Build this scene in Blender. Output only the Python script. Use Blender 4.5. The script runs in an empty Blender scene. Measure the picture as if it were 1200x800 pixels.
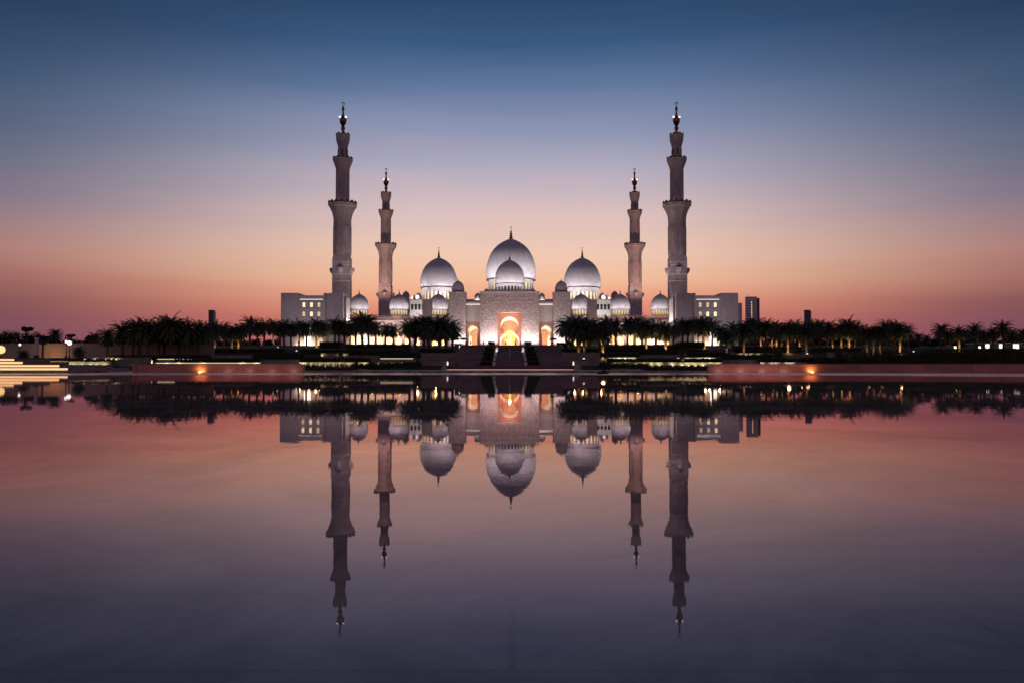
import bpy, bmesh, math, random
from mathutils import Vector, Matrix
R = math.radians
rnd = random.Random(11)
S = bpy.context.scene
COL = S.collection

# ------------------------------------------------------------------ camera
F = 960.0; PITCH = math.atan(29.0 / F); CAMZ = 0.5
cd = bpy.data.cameras.new('Camera'); cam = bpy.data.objects.new('Camera', cd); COL.objects.link(cam)
cam.location = (0, 0, CAMZ); cam.rotation_euler = (R(90) + PITCH, 0, 0)
cd.sensor_width = 36; cd.lens = F / 1200 * 36; cd.clip_start = 0.05; cd.clip_end = 20000
S.camera = cam

# ------------------------------------------------------------------ sky, exposure
S.view_settings.view_transform = 'Standard'; S.view_settings.look = 'None'
S.view_settings.exposure = 0; S.view_settings.gamma = 1; S.view_settings.use_curve_mapping = False
S.render.engine = 'CYCLES'
S.cycles.use_denoising = True
S.cycles.max_bounces = 6; S.cycles.diffuse_bounces = 3; S.cycles.glossy_bounces = 4
S.cycles.sample_clamp_indirect = 3.0; S.cycles.caustics_reflective = False; S.cycles.caustics_refractive = False
S.cycles.use_light_tree = True

def lin(c):
    return tuple(((v / 255) / 12.92 if v / 255 <= 0.04045 else ((v / 255 + 0.055) / 1.055) ** 2.4) for v in c) + (1,)

def elev(px, py):
    x = (px - 600) / F; y = (400 - py) / F
    d = Vector((x, math.cos(PITCH) - y * math.sin(PITCH), math.sin(PITCH) + y * math.cos(PITCH)))
    return d.normalized().z

W = bpy.data.worlds.new('World'); S.world = W; W.use_nodes = True
nt = W.node_tree; nt.nodes.clear()
def N(t, **k):
    n = nt.nodes.new(t)
    for a, b in k.items(): setattr(n, a, b)
    return n
def ramp(stops):
    n = N('ShaderNodeValToRGB'); n.color_ramp.interpolation = 'EASE' if False else 'LINEAR'
    el = n.color_ramp.elements
    while len(el) > 1: el.remove(el[-1])
    stops = sorted(stops)
    el[0].position = stops[0][0]; el[0].color = lin(stops[0][1])
    for p, c in stops[1:]:
        e = el.new(p); e.color = lin(c)
    return n
def math_(op, a, b=None, clamp=False):
    n = N('ShaderNodeMath', operation=op, use_clamp=clamp)
    for i, v in enumerate((a, b)):
        if v is None: continue
        if isinstance(v, (int, float)): n.inputs[i].default_value = v
        else: nt.links.new(v, n.inputs[i])
    return n.outputs[0]
tc = N('ShaderNodeTexCoord'); sx = N('ShaderNodeSeparateXYZ'); nt.links.new(tc.outputs['Generated'], sx.inputs[0])
zz = math_('MAXIMUM', sx.outputs[2], 0.0)
C_ = lambda y, c: (elev(600, y), c)
centre = ramp([C_(0, (46, 72, 106)), C_(50, (60, 90, 129)), C_(100, (95, 118, 155)), C_(150, (140, 148, 178)), C_(200, (180, 172, 190)),
               C_(250, (219, 192, 190)), C_(300, (241, 201, 179)), C_(330, (244, 190, 155)), C_(352, (238, 160, 130)), C_(375, (222, 128, 110)), (0.0, (190, 100, 100)), (0.6, (30, 52, 86)), (1.0, (18, 32, 58))])
E_ = lambda y, c: (elev(15, y), c)
edge = ramp([E_(0, (40, 60, 88)), E_(100, (62, 86, 115)), E_(140, (80, 95, 122)), E_(180, (98, 104, 128)), E_(230, (126, 114, 132)), E_(262, (154, 121, 126)), E_(290, (170, 122, 117)),
             E_(320, (160, 104, 99)), E_(350, (128, 80, 86)), E_(388, (114, 74, 92)), (0.0, (100, 66, 84)), (0.6, (28, 46, 74)), (1.0, (18, 32, 58))])
back = ramp([(0.0, (132, 96, 106)), (0.1, (168, 122, 126)), (0.25, (144, 121, 136)), (0.5, (78, 80, 106)), (1.0, (26, 38, 62))])
az = math_('ABSOLUTE', math_('ARCTAN2', sx.outputs[0], sx.outputs[1]))
def sstep(v, a, b):
    m = N('ShaderNodeMapRange', interpolation_type='SMOOTHSTEP'); nt.links.new(v, m.inputs[0])
    m.inputs[1].default_value = a; m.inputs[2].default_value = b; return m.outputs[0]
def mix(f, a, b):
    m = N('ShaderNodeMix', data_type='RGBA'); nt.links.new(f, m.inputs[0]); nt.links.new(a, m.inputs[6]); nt.links.new(b, m.inputs[7]); return m.outputs[2]
mpn = N('ShaderNodeMapping'); mpn.inputs['Scale'].default_value = (2.2, 2.2, 26); nt.links.new(tc.outputs['Generated'], mpn.inputs[0])
hz = N('ShaderNodeTexNoise'); hz.inputs['Scale'].default_value = 1.3; hz.inputs['Detail'].default_value = 5; nt.links.new(mpn.outputs[0], hz.inputs['Vector'])
zz = math_('MAXIMUM', math_('ADD', zz, math_('MULTIPLY', math_('SUBTRACT', hz.outputs['Fac'], .5), .022)), 0.0)
for r_ in (centre, edge, back): nt.links.new(zz, r_.inputs[0])
m1 = mix(sstep(az, R(5), R(37)), centre.outputs[0], edge.outputs[0])
m2 = mix(sstep(az, R(45), R(120)), m1, back.outputs[0])
bg = N('ShaderNodeBackground'); nt.links.new(m2, bg.inputs[0]); bg.inputs[1].default_value = 1.0
wo = N('ShaderNodeOutputWorld'); nt.links.new(bg.outputs[0], wo.inputs[0])

# ------------------------------------------------------------------ helpers
def at(px, py, d):
    x = (px - 600) / F; y = (400 - py) / F
    dy = math.cos(PITCH) - y * math.sin(PITCH); dz = math.sin(PITCH) + y * math.cos(PITCH)
    return Vector((x / dy * d, d, CAMZ + dz / dy * d))
def Z(py, d): return at(600, py, d).z
def X(px, d): return (px - 600) / F * d

def mat(name, col, rough=0.8, noise=None, bump=0.0, scale=1.0, spec=0.3, metal=0.0, col2=None, kind='NOISE', detail=6, emit=None, estr=0, stretch=None):
    m = bpy.data.materials.new(name); m.use_nodes = True; t = m.node_tree; p = t.nodes['Principled BSDF']
    p.inputs['Base Color'].default_value = (*col, 1); p.inputs['Roughness'].default_value = rough
    p.inputs['Metallic'].default_value = metal; p.inputs['Specular IOR Level'].default_value = spec
    if emit:
        p.inputs['Emission Color'].default_value = (*emit, 1); p.inputs['Emission Strength'].default_value = estr
    if col2 or bump:
        tcn = t.nodes.new('ShaderNodeTexCoord'); mp = t.nodes.new('ShaderNodeMapping'); t.links.new(tcn.outputs['Object'], mp.inputs[0])
        if stretch: mp.inputs['Scale'].default_value = stretch
        if kind == 'VORONOI':
            n = t.nodes.new('ShaderNodeTexVoronoi'); n.inputs['Scale'].default_value = scale; o = n.outputs['Distance']
        else:
            n = t.nodes.new('ShaderNodeTexNoise'); n.inputs['Scale'].default_value = scale; n.inputs['Detail'].default_value = detail; o = n.outputs['Fac']
        t.links.new(mp.outputs[0], n.inputs['Vector'])
        if col2:
            cr = t.nodes.new('ShaderNodeValToRGB'); cr.color_ramp.elements[0].color = (*col, 1); cr.color_ramp.elements[1].color = (*col2, 1)
            cr.color_ramp.elements[0].position = .35; cr.color_ramp.elements[1].position = .65
            t.links.new(o, cr.inputs[0]); t.links.new(cr.outputs[0], p.inputs['Base Color'])
        if bump:
            b = t.nodes.new('ShaderNodeBump'); b.inputs['Strength'].default_value = bump; b.inputs['Distance'].default_value = 0.25
            t.links.new(o, b.inputs['Height']); t.links.new(b.outputs[0], p.inputs['Normal'])
    return m
def glow(name, col, s):
    return mat(name, (0.8, 0.8, 0.8), emit=col, estr=s)

M = {}
M['marble'] = mat('white_marble', (.62, .59, .57), .5, col2=(.74, .72, .70), scale=.35, bump=.05)
M['marble_block'] = mat('white_marble_cladding', (.56, .53, .52), .55, col2=(.70, .67, .66), scale=.8, bump=.08, stretch=(1, 1, 3))
M['dome'] = mat('dome_marble', (.54, .51, .51), .36, col2=(.68, .65, .65), scale=.5, spec=.5, bump=.04, stretch=(1, 1, 2.5))
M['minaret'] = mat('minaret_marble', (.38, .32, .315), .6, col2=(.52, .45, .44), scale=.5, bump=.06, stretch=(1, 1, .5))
M['pinkwall'] = mat('rose_stone', (.50, .24, .17), .7, col2=(.66, .36, .27), scale=1.2, bump=.1)
M['gold'] = mat('gold', (.20, .12, .045), .35, metal=1.0)
M['darkstone'] = mat('dark_band', (.12, .11, .12), .7)
M['trunk'] = mat('palm_bark', (.10, .065, .04), .95, col2=(.17, .12, .08), scale=6, bump=.4)
M['frond'] = mat('palm_frond', (.05, .07, .034), .5, col2=(.09, .105, .05), scale=2)
M['leaf'] = mat('tree_leaf', (.025, .04, .016), .7, col2=(.05, .065, .025), scale=3)
M['hedge'] = mat('hedge_leaf', (.022, .036, .014), .8, col2=(.05, .062, .022), scale=5)
M['reed'] = mat('reed_leaf', (.05, .055, .025), .8, col2=(.085, .08, .035), scale=5)
M['earth'] = mat('earth', (.035, .035, .028), .95, col2=(.07, .062, .045), scale=.6, bump=.3)
M['planter'] = mat('planter_stone', (.22, .19, .17), .75, col2=(.30, .26, .23), scale=2.5, bump=.1)
M['tan'] = mat('tan_render', (.34, .26, .22), .85, col2=(.42, .33, .28), scale=.35, bump=.05, stretch=(.4, 1, 1))
M['granite'] = mat('sky_tinted_granite', (.46, .17, .14), .35, col2=(.60, .25, .20), scale=1.6, bump=.02, stretch=(.4, 1, 1), spec=.5)  # red in the base colour stands in for pink sky mirrored by the wall
M['pave'] = mat('paving', (.20, .17, .16), .38, col2=(.30, .25, .23), scale=.8, bump=.02, spec=.5)
M['step'] = mat('stair_stone', (.15, .127, .13), .8, col2=(.22, .188, .19), scale=1.0, bump=.08, stretch=(.5, 1, 1))
M['concrete'] = mat('concrete', (.56, .52, .54), .85, col2=(.64, .60, .62), scale=.2)
M['metal'] = mat('dark_metal', (.05, .05, .055), .4, metal=.8)
M['cloth'] = mat('dark_cloth', (.03, .028, .03), .9, col2=(.05, .045, .05), scale=4)
M['whitecloth'] = mat('pale_cloth', (.35, .34, .33), .9)
M['redhump'] = mat('maroon_hump', (.08, .015, .025), .8, col2=(.12, .03, .04), scale=9, bump=.3)
M['canvas'] = mat('parasol_canvas', (.12, .10, .09), .9)
M['warmlamp'] = glow('warm_lamp', (1, .62, .25), 5)
M['yellowlamp'] = glow('yellow_lamp', (1, .86, .5), 1.8)
M['globe_yellow'] = glow('globe_yellow', (1, .72, .25), 1.1)
M['whitelamp'] = glow('white_lamp', (1, .95, .88), 1.7)
M['led'] = glow('led_strip', (1, .60, .25), 1.15)
M['ledwhite'] = glow('led_cornice', (1, .93, .9), .95)
M['litwin'] = glow('lit_window', (1, .80, .42), 1.25)
M['litwin_soft'] = glow('lit_drum_window', (1, .70, .26), 1.0)
M['litwin_dim'] = glow('dim_lit_window', (1, .74, .36), .6)
M['offwin'] = mat('dark_window', (.04, .045, .06), .2, spec=.6)
M['goldscreen'] = mat('gilded_screen', (.50, .30, .09), .4, col2=(.90, .72, .36), scale=1.3, kind='VORONOI', bump=.4)

# carved marble: floral relief cut into the facade
def carved():
    m = mat('carved_marble', (.62, .58, .57), .55); t = m.node_tree; p = t.nodes['Principled BSDF']
    tcn = t.nodes.new('ShaderNodeTexCoord')
    v = t.nodes.new('ShaderNodeTexVoronoi'); v.inputs['Scale'].default_value = 1.9; v.feature = 'SMOOTH_F1'
    n = t.nodes.new('ShaderNodeTexNoise'); n.inputs['Scale'].default_value = 3.6; n.inputs['Detail'].default_value = 2
    for q in (v, n): t.links.new(tcn.outputs['Object'], q.inputs['Vector'])
    a = t.nodes.new('ShaderNodeMath'); a.operation = 'MULTIPLY_ADD'; a.inputs[1].default_value = .9
    t.links.new(n.outputs['Fac'], a.inputs[0]); t.links.new(v.outputs['Distance'], a.inputs[2])
    cr = t.nodes.new('ShaderNodeValToRGB'); e = cr.color_ramp.elements
    e[0].position = .62; e[0].color = (.74, .69, .67, 1); e[1].position = .92; e[1].color = (.47, .40, .38, 1)
    t.links.new(a.outputs[0], cr.inputs[0]); t.links.new(cr.outputs[0], p.inputs['Base Color'])
    b = t.nodes.new('ShaderNodeBump'); b.inputs['Strength'].default_value = .4; b.inputs['Distance'].default_value = .35; b.invert = True
    t.links.new(a.outputs[0], b.inputs['Height']); t.links.new(b.outputs[0], p.inputs['Normal'])
    return m
M['carved'] = carved()

# thin film of water standing on dark stone slabs
def water():
    m = bpy.data.materials.new('shallow_water'); m.use_nodes = True; t = m.node_tree; p = t.nodes['Principled BSDF']
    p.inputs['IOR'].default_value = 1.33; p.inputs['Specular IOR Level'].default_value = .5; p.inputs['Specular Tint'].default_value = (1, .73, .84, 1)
    tcn = t.nodes.new('ShaderNodeTexCoord')
    n = t.nodes.new('ShaderNodeTexNoise'); n.inputs['Scale'].default_value = 1.1; n.inputs['Detail'].default_value = 10; n.inputs['Roughness'].default_value = .7; n.inputs['Distortion'].default_value = .8
    br = t.nodes.new('ShaderNodeTexBrick'); br.inputs['Scale'].default_value = .55; br.inputs['Mortar Size'].default_value = .004; br.offset = .5
    br.inputs['Color1'].default_value = (1, 1, 1, 1); br.inputs['Color2'].default_value = (.92, .92, .92, 1); br.inputs['Mortar'].default_value = (.78, .78, .78, 1)
    for q in (n, br): t.links.new(tcn.outputs['Object'], q.inputs['Vector'])
    cr = t.nodes.new('ShaderNodeValToRGB'); e = cr.color_ramp.elements
    e[0].position = .32; e[0].color = (.12, .10, .085, 1); e[1].position = .66; e[1].color = (.46, .375, .31, 1)
    t.links.new(n.outputs['Fac'], cr.inputs[0])
    mx = t.nodes.new('ShaderNodeMix'); mx.data_type = 'RGBA'; mx.blend_type = 'MULTIPLY'; mx.inputs[0].default_value = 1
    t.links.new(cr.outputs[0], mx.inputs[6]); t.links.new(br.outputs['Color'], mx.inputs[7]); t.links.new(mx.outputs[2], p.inputs['Base Color'])
    sp = t.nodes.new('ShaderNodeMapRange'); sp.inputs[1].default_value = .3; sp.inputs[2].default_value = .72; sp.inputs[3].default_value = .74; sp.inputs[4].default_value = 1.12; sp.clamp = False
    n4 = t.nodes.new('ShaderNodeTexNoise'); n4.inputs['Scale'].default_value = .45; n4.inputs['Detail'].default_value = 9; n4.inputs['Roughness'].default_value = .68; n4.inputs['Distortion'].default_value = 1.2
    t.links.new(tcn.outputs['Object'], n4.inputs['Vector']); t.links.new(n4.outputs['Fac'], sp.inputs[0]); t.links.new(sp.outputs[0], p.inputs['Specular IOR Level'])
    n2 = t.nodes.new('ShaderNodeTexNoise'); n2.inputs['Scale'].default_value = .35; n2.inputs['Detail'].default_value = 8; n2.inputs['Roughness'].default_value = .7
    t.links.new(tcn.outputs['Object'], n2.inputs['Vector'])
    mr = t.nodes.new('ShaderNodeMapRange'); mr.inputs[1].default_value = .35; mr.inputs[2].default_value = .75; mr.inputs[3].default_value = .008; mr.inputs[4].default_value = .036
    t.links.new(n2.outputs['Fac'], mr.inputs[0]); t.links.new(mr.outputs[0], p.inputs['Roughness'])
    p.inputs['Specular IOR Level'].default_value = 0
    for l in list(p.inputs['Specular IOR Level'].links): t.links.remove(l)
    fr = t.nodes.new('ShaderNodeFresnel'); fr.inputs['IOR'].default_value = 1.33; fm = t.nodes.new('ShaderNodeMath'); fm.operation = 'MULTIPLY'; t.links.new(fr.outputs[0], fm.inputs[0]); t.links.new(sp.outputs[0], fm.inputs[1])
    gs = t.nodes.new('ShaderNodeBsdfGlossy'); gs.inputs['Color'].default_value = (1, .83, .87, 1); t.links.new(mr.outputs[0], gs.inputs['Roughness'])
    ms = t.nodes.new('ShaderNodeMixShader'); t.links.new(fm.outputs[0], ms.inputs[0]); t.links.new(p.outputs[0], ms.inputs[1]); t.links.new(gs.outputs[0], ms.inputs[2]); t.links.new(ms.outputs[0], t.nodes['Material Output'].inputs['Surface'])
    b = t.nodes.new('ShaderNodeBump'); b.inputs['Strength'].default_value = .02; b.inputs['Distance'].default_value = .02
    n3 = t.nodes.new('ShaderNodeTexNoise'); n3.inputs['Scale'].default_value = 2.5; n3.inputs['Detail'].default_value = 3
    t.links.new(tcn.outputs['Object'], n3.inputs['Vector']); t.links.new(n3.outputs['Fac'], b.inputs['Height']); t.links.new(b.outputs[0], p.inputs['Normal']); t.links.new(b.outputs[0], gs.inputs['Normal'])
    return m
M['water'] = water()

def joints(m, sx_, sz_):
    t = m.node_tree; p = t.nodes['Principled BSDF']; src = p.inputs['Base Color'].links[0].from_socket
    tcn = t.nodes.new('ShaderNodeTexCoord'); sp = t.nodes.new('ShaderNodeSeparateXYZ'); cb = t.nodes.new('ShaderNodeCombineXYZ'); t.links.new(tcn.outputs['Object'], sp.inputs[0]); t.links.new(sp.outputs[0], cb.inputs[0]); t.links.new(sp.outputs[2], cb.inputs[1])
    br = t.nodes.new('ShaderNodeTexBrick'); br.inputs['Scale'].default_value = 1; br.inputs['Brick Width'].default_value = sx_; br.inputs['Row Height'].default_value = sz_; br.inputs['Mortar Size'].default_value = .012
    br.inputs['Color1'].default_value = (1, 1, 1, 1); br.inputs['Color2'].default_value = (.8, .8, .82, 1); br.inputs['Mortar'].default_value = (.35, .33, .33, 1); t.links.new(cb.outputs[0], br.inputs['Vector'])
    mx = t.nodes.new('ShaderNodeMix'); mx.data_type = 'RGBA'; mx.blend_type = 'MULTIPLY'; mx.inputs[0].default_value = 1; t.links.new(src, mx.inputs[6]); t.links.new(br.outputs['Color'], mx.inputs[7]); t.links.new(mx.outputs[2], p.inputs['Base Color'])
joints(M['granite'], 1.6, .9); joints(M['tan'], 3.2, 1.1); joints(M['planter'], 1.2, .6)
WP = {}
def wp(o): return WP.get(o.name, Vector((0, 0, 0)))
class MB:
    def __init__(s): s.v = []; s.f = []; s.m = []
    def box(s, x0, x1, y0, y1, z0, z1, mi=0):
        b = len(s.v); s.v += [(x, y, z) for z in (z0, z1) for y in (y0, y1) for x in (x0, x1)]
        for q in ((0, 2, 3, 1), (4, 5, 7, 6), (0, 1, 5, 4), (2, 6, 7, 3), (0, 4, 6, 2), (1, 3, 7, 5)): s.f.append([b + i for i in q]); s.m.append(mi)
        return s
    def quad(s, *p, mi=0):
        b = len(s.v); s.v += [tuple(q) for q in p]; s.f.append(list(range(b, b + len(p)))); s.m.append(mi)
    def prism(s, out, y0, y1, mi=0):            # outline of (x, z) swept from y0 to y1
        b = len(s.v); n = len(out)
        s.v += [(x, y0, z) for x, z in out] + [(x, y1, z) for x, z in out]
        s.f.append([b + i for i in range(n)]); s.f.append([b + n + i for i in reversed(range(n))]); s.m += [mi, mi]
        for i in range(n): j = (i + 1) % n; s.f.append([b + i, b + n + i, b + n + j, b + j]); s.m.append(mi)
        return s
    def lathe(s, prof, n=24, c=(0, 0, 0), cap=True, rot=0.0, mi=0):
        b = len(s.v)
        for r, z in prof:
            for k in range(n):
                a = 2 * math.pi * k / n + rot; s.v.append((c[0] + r * math.cos(a), c[1] + r * math.sin(a), c[2] + z))
        for i in range(len(prof) - 1):
            for k in range(n):
                k2 = (k + 1) % n; s.f.append([b + i * n + k, b + i * n + k2, b + (i + 1) * n + k2, b + (i + 1) * n + k]); s.m.append(mi)
        if cap:
            s.f.append([b + k for k in reversed(range(n))]); s.m.append(mi)
            t = b + (len(prof) - 1) * n; s.f.append([t + k for k in range(n)]); s.m.append(mi)
        return s
    def tube(s, pts, rad, n=6, mi=0):
        b = len(s.v); L = len(pts)
        for i, p in enumerate(pts):
            p = Vector(p); d = (Vector(pts[min(i + 1, L - 1)]) - Vector(pts[max(i - 1, 0)])).normalized()
            u = d.cross(Vector((0, 1, .013))).normalized(); w = d.cross(u); r = rad[i] if hasattr(rad, '__len__') else rad
            for k in range(n): a = 2 * math.pi * k / n; s.v.append(tuple(p + r * (u * math.cos(a) + w * math.sin(a))))
        for i in range(L - 1):
            for k in range(n): k2 = (k + 1) % n; s.f.append([b + i * n + k, b + i * n + k2, b + (i + 1) * n + k2, b + (i + 1) * n + k]); s.m.append(mi)
        s.f.append([b + k for k in reversed(range(n))]); s.f.append([b + (L - 1) * n + k for k in range(n)]); s.m += [mi, mi]
        return s
    def crenel(s, r, t, z0, z1, zm, n, c=(0, 0)):   # round parapet whose top rises and falls
        b = len(s.v); K = n * 4
        for rr in (r, r - t):
            for k in range(K):
                a = 2 * math.pi * k / K; zt = zm if (k % 4) in (1, 2) else z1
                s.v.append((c[0] + rr * math.cos(a), c[1] + rr * math.sin(a), z0)); s.v.append((c[0] + rr * math.cos(a), c[1] + rr * math.sin(a), zt))
        I = lambda ring, k, top: b + ring * 2 * K + 2 * (k % K) + top
        for k in range(K):
            s.f += [[I(0, k, 0), I(0, k + 1, 0), I(0, k + 1, 1), I(0, k, 1)], [I(1, k, 0), I(1, k, 1), I(1, k + 1, 1), I(1, k + 1, 0)],
                    [I(0, k, 1), I(0, k + 1, 1), I(1, k + 1, 1), I(1, k, 1)]]; s.m += [0, 0, 0]
        return s
    def build(s, name, mats, parent=None, w=None, smooth=None, weld=False):
        """w = world position of the new object's origin; vertices are local to it"""
        me = bpy.data.meshes.new(name); me.from_pydata(s.v, [], s.f)
        mats = mats if isinstance(mats, (list, tuple)) else [mats]
        for m in mats: me.materials.append(m)
        me.polygons.foreach_set('material_index', s.m)
        if weld or smooth is not None:
            bm = bmesh.new(); bm.from_mesh(me)
            if weld: bmesh.ops.remove_doubles(bm, verts=bm.verts, dist=1e-5)
            bmesh.ops.recalc_face_normals(bm, faces=bm.faces)
            if smooth is not None:
                lim = R(smooth)
                for f in bm.faces: f.smooth = True
                for e in bm.edges:
                    if len(e.link_faces) == 2 and e.calc_face_angle(0) > lim: e.smooth = False
            bm.to_mesh(me); bm.free()
        return link(name, me, parent, w)
def link(name, data, parent=None, w=None):
    o = bpy.data.objects.new(name, data); COL.objects.link(o)
    pw = wp(parent) if parent else Vector((0, 0, 0))
    w = Vector(w) if w is not None else pw
    o.parent = parent; o.location = w - pw; WP[o.name] = w.copy()
    return o
def tag(o, label, cat, group=None):
    o['label'] = label; o['category'] = cat
    if group: o['group'] = group
    return o
def thing(name, label, cat, w=(0, 0, 0), group=None):
    return tag(link(name, None, None, w), label, cat, group)
def kind(o, k): o['kind'] = k; return o
def copy_tree(o, w):
    c = o.copy(); COL.objects.link(c); c.location = w; WP[c.name] = Vector(w)
    for ch in o.children:
        d = ch.copy(); COL.objects.link(d); d.parent = c
        for g in ch.children:
            e = g.copy(); COL.objects.link(e); e.parent = d
    return c
nl = [0]
def point(p, watts, col=(1, .9, .8), rad=.3):
    l = bpy.data.lights.new('lamp_light', 'POINT'); l.energy = watts; l.color = col; l.shadow_soft_size = rad
    o = bpy.data.objects.new('lamp_light', l); COL.objects.link(o); o.location = p; nl[0] += 1; return o
def spot(p, target, watts, angle=70, col=(1, .9, .8), rad=.2, blend=.8):
    l = bpy.data.lights.new('spot_light', 'SPOT'); l.energy = watts; l.color = col; l.shadow_soft_size = rad; l.spot_size = R(angle); l.spot_blend = blend
    o = bpy.data.objects.new('spot_light', l); COL.objects.link(o); o.location = p
    o.rotation_euler = (Vector(target) - Vector(p)).to_track_quat('-Z', 'Y').to_euler(); nl[0] += 1; return o
def area(p, target, sx_, sy_, watts, col=(1, .9, .8)):
    l = bpy.data.lights.new('area_light', 'AREA'); l.shape = 'RECTANGLE'; l.size = sx_; l.size_y = sy_; l.energy = watts; l.color = col
    o = bpy.data.objects.new('area_light', l); COL.objects.link(o); o.location = p
    o.rotation_euler = (Vector(target) - Vector(p)).to_track_quat('-Z', 'Y').to_euler(); nl[0] += 1; return o

# ------------------------------------------------------------------ ground, pool, stairs
PROF = [(66, .12), (86, .12), (89, .60), (104, .95), (107, 1.55), (124, 1.85), (127, 2.6), (149, 3.0), (152, 3.6), (200, 5.2), (300, 8.0), (900, 8.0), (9000, 8.0)]
def ground(d):
    for (a, za), (b, zb) in zip(PROF, PROF[1:]):
        if a <= d <= b: return za + (zb - za) * (d - a) / (b - a)
    return 8.0
COR = [(66, .12), (92, .12), (92.3, .12), (126, 3.55), (250, 3.6), (292, 7.9), (300, 8.0), (900, 8.0), (9000, 8.0)]
g = MB(); HW = 7.7
def strip(prof, x0, x1):
    for (a, za), (b, zb) in zip(prof, prof[1:]): g.quad((x0, a, za), (x1, a, za), (x1, b, zb), (x0, b, zb))
strip(PROF, -5000, -HW); strip(COR, -HW, HW); strip(PROF, HW, 5000)
for s in (-1, 1):
    ds = sorted({d for d, _ in PROF + COR if d <= 300})
    def cor(d):
        for (a, za), (b, zb) in zip(COR, COR[1:]):
            if a <= d <= b: return za + (zb - za) * (d - a) / (b - a)
    for a, b in zip(ds, ds[1:]): g.quad((s * HW, a, cor(a)), (s * HW, b, cor(b)), (s * HW, b, ground(b) + .001), (s * HW, a, ground(a) + .001))
kind(g.build('ground', M['earth']), 'structure')
# foreshore below the garden, and land out to the horizon behind the viewer and to the sides
lo = MB(); lo.quad((-5000, -4000, -.3), (5000, -4000, -.3), (5000, 67, -.3), (-5000, 67, -.3)); kind(lo.build('land', M['earth']), 'structure')

EDGE = [(-200, 44), (-60, 46), (-24, 47.5), (0, 48.5), (14, 48), (20, 45), (25, 39), (60, 30), (200, 20)]
pw_ = MB()
for (xa, da), (xb, db) in zip(EDGE, EDGE[1:]):
    pw_.quad((xa, -60, 0), (xb, -60, 0), (xb, db, 0), (xa, da, 0))
kind(pw_.build('pool_water', M['water'], weld=True), 'structure')
rm = MB()
for (xa, da), (xb, db) in zip(EDGE, EDGE[1:]):
    rm.quad((xa, da, -.2), (xb, db, -.2), (xb, db, .006), (xa, da, .006)); rm.quad((xa, da, .006), (xb, db, .006), (xb, 66.0, .006), (xa, 66.0, .006))
M['rim'] = mat('rim_stone', (.30, .22, .19), .17, col2=(.42, .33, .29), scale=.9, bump=.015, spec=.5, stretch=(.3, 1, 1))
kind(rm.build('pool_rim', M['rim'], weld=True), 'structure')
pv = MB(); pv.quad((-200, 66.2, .126), (200, 66.2, .126), (200, 92, .126), (-200, 92, .126)); kind(pv.build('promenade', M['pave']), 'structure')
kb = thing('pool_kerb', 'long low stone kerb with a row of dark spouts before the central stairs', 'kerb', (0, 66, 0))
mb = MB(); mb.box(-16.8, 15.8, 0, .2, .0062, .155); mb.build('kerb_stone', M['pave'], kb)
for i in range(19):
    px = 421 + i * 18.6 if i < 10 else 431 + i * 18.6
    x = X(px, 66)
    if -16.5 < x < 15.5:
        q = MB(); q.box(-.22, .22, -.05, .0, -.03, .03); q.box(-.26, -.22, -.07, 0, -.05, .05); q.box(.22, .26, -.07, 0, -.05, .05); q.build('spout', M['metal'], kb, (x, 66, .08))

st = MB(); NS = 22; y0, y1, z0, z1 = 92.5, 126.0, .46, 3.72
for i in range(NS):
    a = y0 + (y1 - y0) * i / NS; b = y0 + (y1 - y0) * (i + 1) / NS; z = z0 + (z1 - z0) * (i + 1) / NS
    st.quad((-HW, a, z - (z1 - z0) / NS), (HW, a, z - (z1 - z0) / NS), (HW, a, z), (-HW, a, z)); st.quad((-HW, a, z), (HW, a, z), (HW, b, z), (-HW, b, z))
st.quad((-HW, y1, z1), (HW, y1, z1), (HW, 150, z1), (-HW, 150, z1))
kind(st.build('stairs', M['step'], weld=True), 'structure')
def stair_z(d): return z0 + (z1 - z0) * (d - y0) / (y1 - y0)
mb = MB(); mb.box(-HW - 4, HW + 4, 0, .28, 0, .36); mb.box(-HW - 4.05, HW + 4.05, -.04, .3, .36, .40)
lwl = MB(); lwl.box(-11.5, 11.5, -.03, -.003, .005, .05)  # glow strip added to warm the paving before the wall
lw_ = tag(mb.build('low_wall', mat('maroon_granite', (.12, .035, .035), .3, col2=(.17, .06, .055), scale=4, spec=.5), None, (0, 92.1, .126)), 'long low dark red granite wall across the foot of the stairs', 'wall')
lwl.build('light_strip', glow('peach_fill_strip', (1, .55, .40), .8), lw_)
hr = MB(); hp = [(0, d, stair_z(d) + .95) for d in (93.5, 110, 125.5)]
hr.tube(hp, .022)
for d in range(94, 126, 4): hr.tube([(0, d, stair_z(d)), (0, d, stair_z(d) + .95)], .016)
hr.v = [(x, y - 93, z - .5) for x, y, z in hr.v]
tag(hr.build('handrail', mat('steel', (.3, .28, .29), .45, metal=.6), None, (X(597.5, 93) - .05, 93, .5)), 'thin steel handrail running up the middle of the stairs', 'handrail')

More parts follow.
